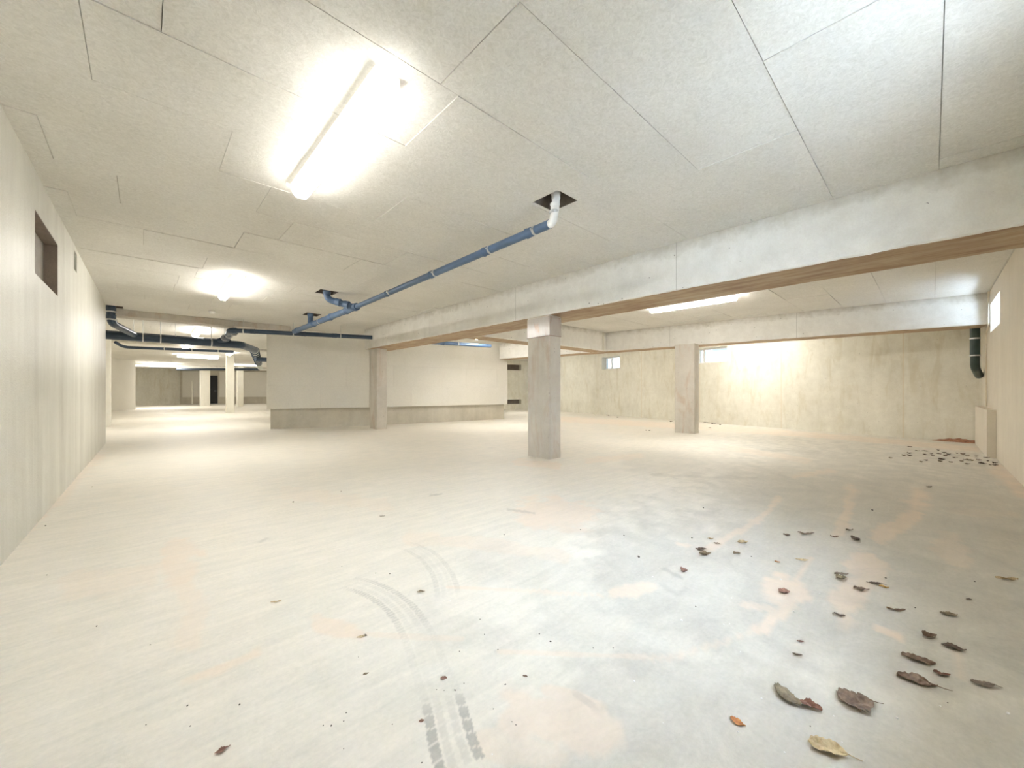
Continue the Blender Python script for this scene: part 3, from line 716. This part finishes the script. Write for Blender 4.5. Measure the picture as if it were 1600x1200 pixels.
# ------------------------------------------------------------------ pipes
def pv(x, y, z): return Vector((x * K, y * K, z * K))
def part_tube(name, pts, r, mat, t, rr=0.08, n=20):
    mb = MB(); mb.tube(bend(pts, rr) if len(pts) > 2 else pts, r, n); return mb.build(name, M[mat], t)
def collar(t, p, d, r, ln=0.07, name='coupling', mat='blue'):
    d = Vector(d).normalized(); p = Vector(p); mb = MB()
    mb.tube([p - d * ln / 2, p - d * (ln / 2 - 0.006), p + d * (ln / 2 - 0.016), p + d * (ln / 2 - 0.012), p + d * ln / 2], [r * 1.02, r * 1.10, r * 1.10, r * 1.2, r * 1.2], 20)
    return mb.build(name, M[mat], t)
def clamp(t, p, d, r, rod=None, mat='steel', rr=0.004):
    d = Vector(d).normalized(); p = Vector(p); mb = MB()
    mb.tube([p - d * 0.012, p + d * 0.012], r * 1.07, 20)
    a = d.cross(Vector((0, 0, 1))); a = a.normalized() if a.length > 1e-3 else Vector((1, 0, 0))
    for s in (-1, 1):
        q = p + a * s * (r * 1.07 + 0.008); mb.tube([q - d * 0.010, q + d * 0.010], 0.009, 8)
    o = mb.build('pipe_clamp', M[mat], t)
    if rod:
        m2 = MB(); m2.tube([p + Vector((0, 0, r)), Vector((p.x, p.y, rod))], rr, 8); m2.build('hanger_rod', M['steel'], o)
    return o
# 1: blue drain pipe below the ceiling
P1 = thing('drain_pipe', 'long blue-grey drain pipe hung from the ceiling with three openings above it', 'pipe', (3.09 * K, 7 * K, 2.9 * K))
pa, pb_, pm = pv(3.06, 2.70, 2.925), pv(3.10, 7.9, 2.885), pv(3.06, 12.15, 2.86)
mb = MB(); mb.tube([pa, pb_], 0.0375, 24); mb.build('pipe_run', M['blue'], P1)
mb = MB(); mb.tube([pb_, pm], 0.052, 24); mb.build('pipe_run', M['blue'], P1)
dd = (pb_ - pa).normalized()
for f in (0.055, 0.20, 0.44, 0.72, 0.995):
    collar(P1, pa.lerp(pb_, f), dd, 0.038 if f < 0.9 else 0.054, 0.075)
for f in (0.04, 0.185, 0.425, 0.705): clamp(P1, pa.lerp(pb_, f), dd, 0.039)
for f in (0.1, 0.32, 0.6, 0.92): collar(P1, pb_.lerp(pm, f), dd, 0.053, 0.09)
clamp(P1, pb_.lerp(pm, 0.5), dd, 0.054)
hx, hy = (H1[0] + H1[1]) / 2, (H1[2] + H1[3]) / 2
top = Vector((hx - 0.01, hy - 0.02, CE + 0.20)); low = Vector((pa.x, pa.y - 0.02, pa.z))
el = Vector((top.x, top.y, CE - 0.03)); l2_ = Vector((low.x, low.y - 0.02, low.z + 0.06))
wp = part_tube('riser_pipe', [top, el, Vector((low.x, low.y - 0.03, low.z + 0.05)), Vector((low.x, low.y - 0.012, low.z - 0.0)), pa + dd * 0.03], 0.034, 'white', P1, 0.045); wp['label'] = 'white plastic riser with elbow'
for z in (CE + 0.03, CE - 0.06): collar(wp, (el.x + (0 if z > CE - 0.03 else (low.x - el.x) * 0.3), el.y - (0 if z > CE - .03 else 0.0), z), (0, 0, 1), 0.034, 0.05, 'riser_collar', 'white')
ck = collar(wp, (low.x, low.y - 0.025, low.z + 0.085), (0, 0.1, 1), 0.033, 0.022, 'steel_clip', 'steel')
# branches to openings 2 and 3
b2 = part_tube('branch_pipe', [Vector(((H2[0] + H2[1]) / 2, (H2[2] + H2[3]) / 2, CE + 0.15)), Vector(((H2[0] + H2[1]) / 2, (H2[2] + H2[3]) / 2, CE - 0.11)), pb_ + dd * 0.05 * K + Vector((0, 0, 0))], 0.052, 'blue', P1, 0.09)
s = Vector(((H2[0] + H2[1]) / 2, (H2[2] + H2[3]) / 2, CE - 0.11)); dv = (pb_ - s).normalized()
collar(P1, s.lerp(pb_, 0.38), dv, 0.053, 0.08); collar(P1, s.lerp(pb_, 0.68), dv, 0.053, 0.08)
collar(P1, (s.x, s.y, CE - 0.015), (0, 0, 1), 0.053, 0.05)
h3c = Vector(((H3[0] + H3[1]) / 2 - 0.03, (H3[2] + H3[3]) / 2, 0)); j3 = pb_.lerp(pm, 0.66)
part_tube('branch_pipe', [Vector((h3c.x, h3c.y, CE + 0.15)), Vector((h3c.x, h3c.y, CE - 0.10)), j3 + Vector((0, 0.05, 0))], 0.05, 'blue', P1, 0.07)
collar(P1, (h3c.x, h3c.y, CE - 0.02), (0, 0, 1), 0.052, 0.05)
# 2: pipe along the middle wall
P2 = thing('drain_pipe', 'dark blue pipe running across the top of the clad middle wall', 'pipe', pv(3.5, 12.3, 2.8))
d0, d1 = at(366, 516.5, 2.86 * K), Vector((MBX0 - 0.004, 11.72 * K, 2.86 * K))
d1 = at(568, 526, 2.86 * K); d1.x = MBX0 - 0.006
mb = MB(); mb.tube([d0, d1], 0.050, 20); mb.build('pipe_run', M['navy'], P2)
for f in (0.06, 0.40, 0.75): clamp(P2, d0.lerp(d1, f), d1 - d0, 0.052, CE)
for f in (0.12, 0.47, 0.7): collar(P2, d0.lerp(d1, f), d1 - d0, 0.05, 0.10, mat='navy')
# 3: short piece behind main beam
P3 = thing('drain_pipe', 'blue pipe seen under the main beam left of the big column', 'pipe', pv(7.8, 11.6, 2.8))
e0_, e1_ = pv(6.05, 11.95, 2.86), pv(9.45, 11.25, 2.88)
mb = MB(); mb.tube([e0_, e1_], 0.052, 20); mb.build('pipe_run', M['blue'], P3)
for f in (0.3, 0.62): clamp(P3, e0_.lerp(e1_, f), e1_ - e0_, 0.053, CE); 
collar(P3, e0_.lerp(e1_, 0.45), e1_ - e0_, 0.053, 0.1)
# 4: two big dark collector pipes of the rear bay
Z4 = 2.645
P4 = thing('collector_pipe', 'thick dark collector pipe crossing the rear bay, the front one of two', 'pipe', pv(0.5, 14.6, Z4))
r4 = 0.088
g0, g1, g2, g3 = pv(-0.9, 14.55, Z4), pv(2.05, 14.6, Z4 - 0.02), pv(2.75, 15.8, Z4 - 0.05), pv(4.7, 25.5, Z4 - 0.15)
g0.x = LB[0] - 0.22
part_tube('pipe_run', [g0, g1], r4, 'navy', P4)
part_tube('pipe_elbow', [g1, g1 + (g1 - g0).normalized() * 0.12, g2 + (g3 - g2).normalized() * -0.1, g2], r4, 'navy', P4, 0.25)
part_tube('lagged_run', [g2, g3], r4 * 1.1, 'wrap', P4)['label'] = 'lagged grey stretch with dark bands'
for k in range(9): collar(P4, g2.lerp(g3, 0.02 + 0.075 * k), g3 - g2, r4 * 1.12, 0.05, 'band', 'navy')
for f in (0.30, 0.42, 0.80): clamp(P4, g0.lerp(g1, f), g1 - g0, r4 * 1.02, CE, rr=0.006)
P5 = thing('collector_pipe', 'thick dark collector pipe crossing the rear bay, the rear one of two', 'pipe', pv(0.5, 15.1, 2.74))
m0, m1 = pv(-0.9, 15.1, 2.735), pv(2.0, 15.15, 2.72); m0.x = LB[0] - 0.25
part_tube('pipe_run', [m0, m1], 0.08, 'navy', P5)
for f in (0.25, 0.55): clamp(P5, m0.lerp(m1, f), m1 - m0, 0.082, CE, rr=0.006)
r0, r1, r2, r3 = m1, m1 + Vector((0.25, 0.05, 0)), pv(2.85, 16.4, 2.62), pv(4.2, 22.6, 2.55)
part_tube('lagged_run', [r0, r1, r2, r3], 0.07, 'wrap', P5, 0.25)['label'] = 'lagged grey stretch with dark bands'
for k in range(6): collar(P5, r2.lerp(r3, 0.02 + 0.08 * k), r3 - r2, 0.072, 0.04, 'band', 'navy')
# riser at the left end
P6 = thing('riser_pipe', 'thick black riser dropping from a ceiling opening at the end of the left wall', 'pipe', (H4[0], H4[2], CE))
x6, y6 = (H4[0] + H4[1]) / 2 - 0.03, (H4[2] + H4[3]) / 2
part_tube('pipe_run', [(x6, y6, CE + 0.15), (x6, y6, 2.80 * K), (x6 + 0.22, y6 + 0.75, 2.72 * K), (x6 + 0.3, 14.43 * K, 2.70 * K)], 0.065, 'navy', P6, 0.16)
for z in (CE - 0.05, CE - 0.2): collar(P6, (x6, y6, z), (0, 0, 1), 0.067, 0.07, mat='navy')
for z in (CE - 0.10, CE - 0.25): clamp(P6, (x6, y6, z), (0, 0, 1), 0.07)
# connection between the wall pipe and the collector
P7 = thing('connector_pipe', 'dark sloping connector with steel clamps between the blue pipe and the thick pipes', 'pipe', pv(2.0, 13.5, 2.8))
k0, k1 = d0 + Vector((0.05, 0, 0)), g1 + Vector((-0.35, -0.02, 0.05))
part_tube('pipe_run', [k0, k0 + Vector((-0.12, 0.05, -0.01)), k1 + Vector((0.15, -0.1, 0.05)), k1], 0.07, 'navy', P7, 0.12)
for f in (0.15, 0.4, 0.65): clamp(P7, k0.lerp(k1, f), k1 - k0, 0.073, CE)
# thin pipe farther back
P8 = thing('drain_pipe', 'thin dark pipe with a bent left end behind the two thick pipes', 'pipe', pv(2, 20, 2.78))
c0, c1_, c2_, c3_ = at(180, 534.5, 2.95 * K), at(193, 542.5, 2.80 * K), at(365, 549.5, 2.79 * K), None
part_tube('pipe_run', [c0, c1_, c2_], 0.042, 'navy', P8, 0.2)
for f in (0.35, 0.6, 0.85): clamp(P8, c1_.lerp(c2_, f), c2_ - c1_, 0.044, CE)
# dark pipe pieces right by the block
p9a, p9b = at(399, 561, 2.40 * K), at(418, 562.2, 2.40 * K)
P9 = thing('drain_pipe', 'short dark pipe beside the corner of the middle wall in the rear bay', 'pipe', pv(4, 22, 2.7))
part_tube('pipe_run', [p9a, p9b], 0.07, 'navy', P9)
P10 = thing('drain_pipe', 'far thin dark pipe under the ceiling along the end wall', 'pipe', pv(4, 40, 2.8))
part_tube('pipe_run', [at(277, 577, 2.75 * K), at(405, 577, 2.75 * K)], 0.07, 'navy', P10)
for f in (0.3, 0.7): clamp(P10, at(277, 577, 2.75 * K).lerp(at(405, 577, 2.75 * K), f), (1, 0, 0), 0.07, CE)
# thin post in the far bay
mb = MB(); p = at(300.5, 631.9); mb.tube([(p.x, p.y, 0), (p.x, p.y, 1.75)], 0.05, 10)
tag(mb.build('standing_pipe', M['deep']), 'thin pale pipe standing on the floor left of the thick rear column', 'pipe')
# downpipe in the far right corner
P11 = thing('downpipe', 'dark green downpipe in the far right corner below the beam', 'pipe', pv(13.4, -0.45, 2))
cx_, cy_ = 13.2 * K, -0.645 * K
vt = Vector((cx_, cy_, CE - 0.01)); q = project(cx_, cy_, 1.5)
D_ = cx_ * sT + cy_ * cT
zz = lambda v: EYE + (HZ - v) * D_ / F
part_tube('pipe_run', [(cx_, cy_, CE - 0.01), (cx_, cy_, zz(556))], 0.062, 'green', P11)
part_tube('pipe_elbow', [(cx_, cy_, zz(556)), (cx_, cy_, zz(574)), (13.72 * K, -0.73 * K, zz(586))], 0.058, 'green', P11, 0.14)
for v_ in (529, 555.5): clamp(P11, (cx_, cy_, zz(v_)), (0, 0, 1), 0.064)
# thin conduits next to it
P12 = thing('conduit', 'thin pale conduit running down the right wall beside the beam end', 'conduit', pv(12.3, -0.7, 2.5))
bx, by = 12.2 * K - 0.03, RW + 0.018
part_tube('conduit_run', [(bx, by, CE - 0.01), (bx, by, BB - 0.02), (bx + 0.35, by, BB - 0.11), (bx + 0.42, by, BB - 0.12), (bx + 0.42, by, 0.88 * K)], 0.011, 'ivory', P12, 0.05, 10)
P13 = thing('conduit', 'thin pale conduit in the corner where the cross beam meets the far beam', 'conduit', pv(11.2, 7.4, 2.8))
part_tube('conduit_run', [(11.17 * K, 7.5 * K - 0.016, CE - 0.01), (11.17 * K, 7.5 * K - 0.016, BB + 0.0)], 0.011, 'ivory', P13, 0.05, 10)

# ------------------------------------------------------------------ soil in the corner
p0, p1_ = at(1462, 689), at(1528, 693)
mb = MB(); n = 40; vs = []
wd = (Vector(FB) - Vector(FA)).normalized(); wn = Vector((-wd.y, wd.x))
sA = onto(1528, 600, FA, FB)[0]; sB = onto(1455, 600, FA, FB)[0]
for i in range(n + 1):
    f = i / n; s_ = sA + (sB - sA) * f; hgt = 0.085 * math.sin(PI * (0.12 + 0.88 * f)) ** 0.8 * (1 - 0.5 * f) + 0.02 * noise.noise(Vector((f * 9, 0, 0)))
    for j in range(7):
        g = j / 6; b_ = Vector(FA) + wd * s_ + wn * (0.004 + 0.11 * g)
        vs.append((b_.x, b_.y, max(-0.004, hgt * (1 - g) ** 1.3 + (0.008 * noise.noise(Vector((f * 30, g * 5, 2))) if 0 < j < 6 else 0) - 0.003)))
mb.add(vs, [(i * 7 + j, i * 7 + j + 1, (i + 1) * 7 + j + 1, (i + 1) * 7 + j) for i in range(n) for j in range(6)], 0, True)
tag(mb.build('soil_heap', M['soil']), 'low heap of reddish soil along the foot of the far wall near the corner', 'soil')['kind'] = 'stuff'

# ------------------------------------------------------------------ dry leaves
def leaf_mesh(L_, W_, curl, fold, seed, jag=0.12):
    rn = random.Random(seed); n = 22; m = 6; vs = []; fs = []
    for i in range(n + 1):
        t = i / n; prof = (math.sin(PI * t ** 0.85)) ** 0.75 if 0 < t < 1 else 0
        prof *= 1 + jag * math.sin(t * 38 + seed) * (0.5 + rn.random() * .8) + 0.12 * math.sin(t * 9 + seed * 2)
        for j in range(-m, m + 1):
            q = j / m; x = (t - 0.5) * L_; y = q * W_ / 2 * prof
            z = curl * L_ * ((t - 0.5) ** 2) * 0.8 + 0.10 * L_ * noise.noise(Vector((t * 3, q * 1.2, seed * 3.7))) + fold * abs(q) ** 1.4 * W_ * 0.5 * prof + 0.08 * W_ * noise.noise(Vector((x * 70, y * 70, seed)))
            z += 0.03 * W_ * (1 - abs(q)) * 0
            bendx = 0.12 * L_ * (t - 0.5) ** 2 * (1 if seed % 2 else -1)
            vs.append((x, y + bendx, z))
    w = 2 * m + 1
    for i in range(n):
        for j in range(w - 1): fs.append((i * w + j, i * w + j + 1, (i + 1) * w + j + 1, (i + 1) * w + j))
    zmin = min(v[2] for v in vs)
    vs = [(a, b, c - zmin + 0.0012) for a, b, c in vs]
    return vs, fs, (vs[n * w + m])
def leaf(label, u, v, px, col='brown', ang=0.0, ratio=0.45, curl=0.5, fold=0.3, seed=1, stalk=False, group=None):
    c = at(u, v); D = F * EYE / (v - HZ); L_ = px / F * D
    vs, fs, tip = leaf_mesh(L_, L_ * ratio, curl, fold, seed)
    mb = MB(); mb.add(vs, fs, 0, True)
    o = mb.build('dry_leaf', LM[col]); o.location = (c.x, c.y, 0)
    o.rotation_euler = (0, 0, -TH + ang)
    sd = o.modifiers.new('thickness', 'SOLIDIFY'); sd.thickness = 0.0006; sd.offset = 1
    tag(o, label, 'leaf', group)
    if stalk:
        sb = MB(); t0 = Vector(tip); sb.tube([t0 - Vector((L_ * .2, 0, 0)), t0, t0 + Vector((L_ * 0.18, L_ * 0.02, -t0.z * .5)), t0 + Vector((L_ * 0.36, L_ * 0.06, -t0.z + 0.001))], [0.0012, 0.0012, 0.0009, 0.0006], 6)
        s = sb.build('stalk', LM[col]); s.parent = o
    return o
R = math.radians
LV = [('round curled olive-brown leaf left of the small russet one near the front', 1230, 1090, 26, 'olive', 10, 1.7, .1, .15, 0),
      ('small curled russet leaf between two bigger leaves near the front', 1265.5, 1104, 31, 'russet', -42, .55, .25, .4, 0),
      ('largest broad brown leaf lying flat in the bluish daylight', 1338, 1099, 48, 'brown', -8, .95, .15, .15, 1),
      ('long brown leaf with a pointed stalk on the right', 1432, 1065, 46, 'brown', -32, .52, .2, .2, 1),
      ('narrow brown leaf pointing to the long stalked leaf', 1435, 1033, 38, 'brown', -36, .48, .25, .25, 0),
      ('small russet leaf right of the long stalked leaf', 1471, 1054.5, 22, 'russet', -15, .45, .6, .4, 0),
      ('pale grey-brown leaf at the right edge of the daylight patch', 1536, 1071, 29, 'grey', -18, .5, .4, .3, 1),
      ('dark brown folded leaf near the right edge', 1490, 1013, 27, 'dark', -34, .55, .25, .35, 0),
      ('small dark brown triangular leaf above the folded one at right', 1453, 995.5, 21, 'brown', 0, .65, .5, .6, 0),
      ('pale tan crumpled leaf at the bottom edge of the picture', 1293, 1172, 50, 'tan', -28, .62, .25, .3, 1),
      ('small orange and yellow leaf in the lower middle', 1153, 1131, 22, 'orange', -45, .5, .6, .5, 0),
      ('small very dark leaf on the pink dust patch', 1310.5, 962.5, 16, 'dark', -30, .5, .5, .5, 0),
      ('reddish brown leaf on the round pink dust patch', 1226, 926.5, 17, 'russet', 0, .8, .5, .5, 0),
      ('flat pale leaf just above an olive one in the right middle', 1314, 898, 21, 'grey', -6, .35, .3, .3, 0),
      ('curled olive leaf just below a flat pale one', 1315, 905.5, 17, 'olive', 0, .7, .7, .7, 0),
      ('brown leaf lying between the olive pair and the yellow leaf', 1345.5, 922.5, 21, 'brown', -15, .5, .6, .5, 0),
      ('thin dark leaf touching a yellow one', 1366, 913, 20, 'dark', -14, .32, .4, .3, 1),
      ('small yellow leaf at the end of a thin dark one', 1381, 917.5, 12, 'yellow', -30, .6, .3, .3, 0),
      ('thin curved brown leaf alone on the grey floor at right', 1400.5, 954, 25, 'brown', -12, .28, .4, .3, 0),
      ('forked olive leaf on the grey floor far right', 1482, 961, 21, 'olive', -20, .5, .7, .5, 0),
      ('dark curled leaf at the upper end of the right leaf trail', 1337, 843.5, 13, 'dark', 0, .9, .8, .7, 0),
      ('small pale leaf just above the dark curled one', 1327, 828.5, 11, 'grey', 0, .5, .6, .5, 0),
      ('small dark leaf left in the upper leaf trail', 1229.5, 837.5, 10, 'dark', -10, .7, .6, .6, 0),
      ('thin arched straw coloured leaf in the upper leaf trail', 1259, 835, 25, 'grey', -4, .22, .6, .3, 0),
      ('small thin brown leaf beside the pink streak', 1304, 839, 12, 'brown', -8, .35, .5, .3, 0),
      ('olive leaf lying nearly parallel above a paler one', 1095, 859, 16, 'dark', -6, .55, .4, .3, 0),
      ('paler tan leaf just under a dark olive one', 1102, 867, 19, 'olive', 0, .55, .4, .4, 0),
      ('small olive leaf between the leaf pair and the forked leaf', 1151, 865, 11, 'olive', 0, .6, .5, .5, 0),
      ('pale spread leaf crumb in the left of the upper leaf trail', 1161, 848, 19, 'tan', 10, .6, .5, .4, 0),
      ('upright crumpled brown leaf left of the leaf pair', 1069, 894, 12, 'russet', 30, .9, .9, .9, 0),
      ('tiny tan leaf left of the pink streak', 1110, 842.5, 9, 'tan', 0, .5, .6, .5, 0),
      ('tiny brown leaf on the edge of the pink streak', 1120, 849.5, 8, 'brown', -20, .5, .6, .5, 0),
      ('tan flat leaf above the round pink dust patch', 1253, 876, 18, 'tan', -14, .35, .4, .3, 0),
      ('tiny orange leaf left above the round pink patch', 1214.5, 878.5, 8, 'orange', -20, .5, .6, .5, 0),
      ('thin straw coloured leaf at the right edge of the floor', 1574, 906, 30, 'tan', -10, .2, .3, .3, 0),
      ('tiny russet leaf at the edge of the daylight', 1250.5, 1003, 9, 'russet', -25, .45, .5, .4, 0),
      ('tiny grey sliver of leaf in the daylight', 1246, 1024, 13, 'grey', -20, .28, .4, .3, 0),
      ('small dark leaf scrap far right above the forked leaf', 1514, 937, 9, 'dark', 0, .4, .5, .4, 0),
      ('tiny dark leaf scrap by the right wall', 1452, 761.5, 9, 'dark', 0, .5, .7, .5, 0),
      ('olive leaf lying by the tyre print', 657.6, 925.7, 12, 'olive', 10, .5, .5, .5, 0),
      ('small tan leaf twist left of the tyre print', 564, 996, 13, 'tan', 25, .4, .5, .5, 0),
      ('small dark leaf right of the tan leaf twist', 570, 994, 7, 'dark', 10, .7, .5, .5, 0),
      ('small olive leaf below the tan leaf twist', 571.5, 1054.5, 9, 'olive', 40, .5, .5, .5, 0),
      ('tiny russet leaf on the tyre print', 693.5, 1061, 10, 'russet', 0, .7, .4, .4, 0),
      ('russet leaf scrap at the lower end of the tyre print', 658.7, 1128, 9, 'russet', 20, .6, .5, .5, 0),
      ('red-brown leaf chip near the bottom left', 347.5, 1173, 20, 'russet', 48, .4, .4, .4, 0),
      ('thin tan twig-like leaf in the left middle of the floor', 431, 941.5, 15, 'tan', 18, .25, .4, .4, 0),
      ('small brown leaf scrap in the middle foreground', 820.7, 1057.8, 8, 'brown', -10, .6, .5, .5, 0),
      ('pale leaf crumb in the far middle of the floor', 597, 806.5, 9, 'grey', 0, .3, .4, .4, 0)]
for i, t in enumerate(LV):
    lab, u, v, px, col, a, ra, cu, fo, stk = t
    leaf(lab, u, v, px, col, R(a), ra, cu, fo, i + 1, bool(stk))
DR = [(300, 133), (387, 180), (470, 183), (300, 208), (232, 235), (303, 240), (622, 173), (690, 205), (740, 222), (475, 225), (565, 236), (632, 215), (835, 208), (905, 218), (960, 235), (815, 262), (665, 280), (648, 302), (765, 312), (485, 288), (890, 298), (975, 287), (1060, 243), (1090, 285), (1175, 260), (1190, 297), (1270, 320), (1120, 325), (1215, 340), (1275, 345), (955, 330), (550, 215), (705, 238), (430, 308), (930, 282), (1010, 292), (1150, 328)]
rn = random.Random(3)
for i, (a, b) in enumerate(DR):
    leaf('dry brown leaf in the scattered drift by the right wall corner', 1380 + a / 7.27, 680 + b / 7.27, rn.uniform(5, 8.5), rn.choice(['olive', 'dark', 'brown', 'dark']), rn.uniform(-1.5, 1.5), rn.uniform(.45, .75), rn.uniform(.4, .8), rn.uniform(.4, .8), 100 + i, group='leaves drifted by the right wall corner')
leaf('lone small brown leaf left of the leaf drift', 1391.5, 716, 7, 'brown', 0, .5, .5, .5, 300)
for i, (a, b) in enumerate([(220, 965), (232, 967), (300, 981), (378, 972), (685, 1012), (930, 1018), (950, 1020), (985, 1025), (1000, 1027), (1040, 1034), (965, 1058), (140, 965), (505, 1074), (530, 1076)]):
    leaf('tiny dark leaf scrap lying along the foot of the far wall', 900 + a / 4.616, 440 + b / 4.616, rn.uniform(3, 5), 'dark', rn.uniform(-1, 1), .6, .8, .6, 200 + i, group='leaf scraps along the far wall')
# ------------------------------------------------------------------ grit
def crumb(u, v, px, mat, label, group, seed):
    px = px * 0.55; c = at(u, v); r = px / F * (F * EYE / (v - HZ)) / 2; bm = bmesh.new(); bmesh.ops.create_icosphere(bm, subdivisions=2, radius=r)
    for q in bm.verts:
        k = 1 + 0.35 * noise.noise(q.co * (1.2 / r) + Vector((seed, 0, 0))); q.co = Vector((q.co.x * k, q.co.y * k * 0.8, q.co.z * k * 0.6))
    mz = min(q.co.z for q in bm.verts)
    for q in bm.verts: q.co.z -= mz
    me = bpy.data.meshes.new('pebble'); bm.to_mesh(me); bm.free(); me.materials.append(mat)
    o = bpy.data.objects.new('pebble', me); COL.objects.link(o); o.location = (c.x, c.y, -0.0003); o.rotation_euler = (0, 0, seed); tag(o, label, 'pebble', group)
M['grit'] = plain('dark grit', (0.10, 0.09, 0.075), 0.9, 0, 0.3, 40); M['chip'] = plain('white plaster', (0.85, 0.85, 0.84), 0.8, 0, 0.05)
crumb(998, 871, 8, M['grit'], 'black pebble with a white fleck at the edge of the daylight', None, 1)
for i, (u, v, s_) in enumerate([(860, 1003, 6), (789.6, 1070, 5), (517.6, 1134.6, 6), (541, 1114, 4), (537, 1127, 4), (505, 1134, 4), (710.8, 1079, 5), (771, 1108, 4), (806, 1133, 4), (800, 1128, 3), (750, 968, 3.5), (757, 991.6, 3.5), (842.7, 991, 5), (927, 1013, 4), (787.7, 836, 4), (975, 837, 4), (907, 828, 3.5), (293, 1103, 5), (151, 979, 4.5), (234.6, 1008, 4), (458, 785, 5), (374, 1101.6, 6), (228, 1133, 4), (297, 1135, 4), (71, 822, 4), (73, 899, 4), (682, 1078, 3.5), (694, 1079, 3), (587, 896, 3.5), (609, 897, 3.5), (534, 885, 3), (560, 1027, 3), (613, 1132, 3.5), (537, 1170, 3.5), (778, 1015.6, 4), (958, 1013, 4), (1099, 794, 5), (1363, 797.5, 5), (1384, 903.6, 5), (1081, 841, 5), (1174, 870, 4), (1481, 1098.6, 4), (1266, 1135, 4), (725, 1068, 3.5), (718, 1018, 3.5), (659, 1192, 4), (144, 761, 3), (533, 768, 3), (1430, 950, 4), (1523, 909, 4), (1087, 948, 3.5)]):
    crumb(u, v, s_, M['grit'], 'tiny dark crumb of grit scattered on the floor', 'dark grit on the floor', i + 2)
for i, (u, v, s_) in enumerate([(1190, 1092, 6), (1240, 956, 6), (1220, 906, 4), (991, 1065, 5), (769, 1179, 5), (1402, 1123, 7), (1469, 1104, 7), (1226, 1176, 5), (1143, 935, 4), (1020, 902, 5), (1303, 1119, 4), (1153, 1144, 4), (1575, 1116, 10), (1548, 1159, 4), (1065, 970, 7), (1131, 976, 4), (1140, 975, 3.5), (1340, 1094, 4), (1424, 1055, 4), (1316, 1160, 3.5), (703, 939, 3.5), (1036, 1130, 3), (1281, 928, 4), (1157, 1019, 3.5)]):
    crumb(u, v, s_, M['chip'], 'tiny white chip of plaster scattered on the floor', 'white chips on the floor', i + 60)
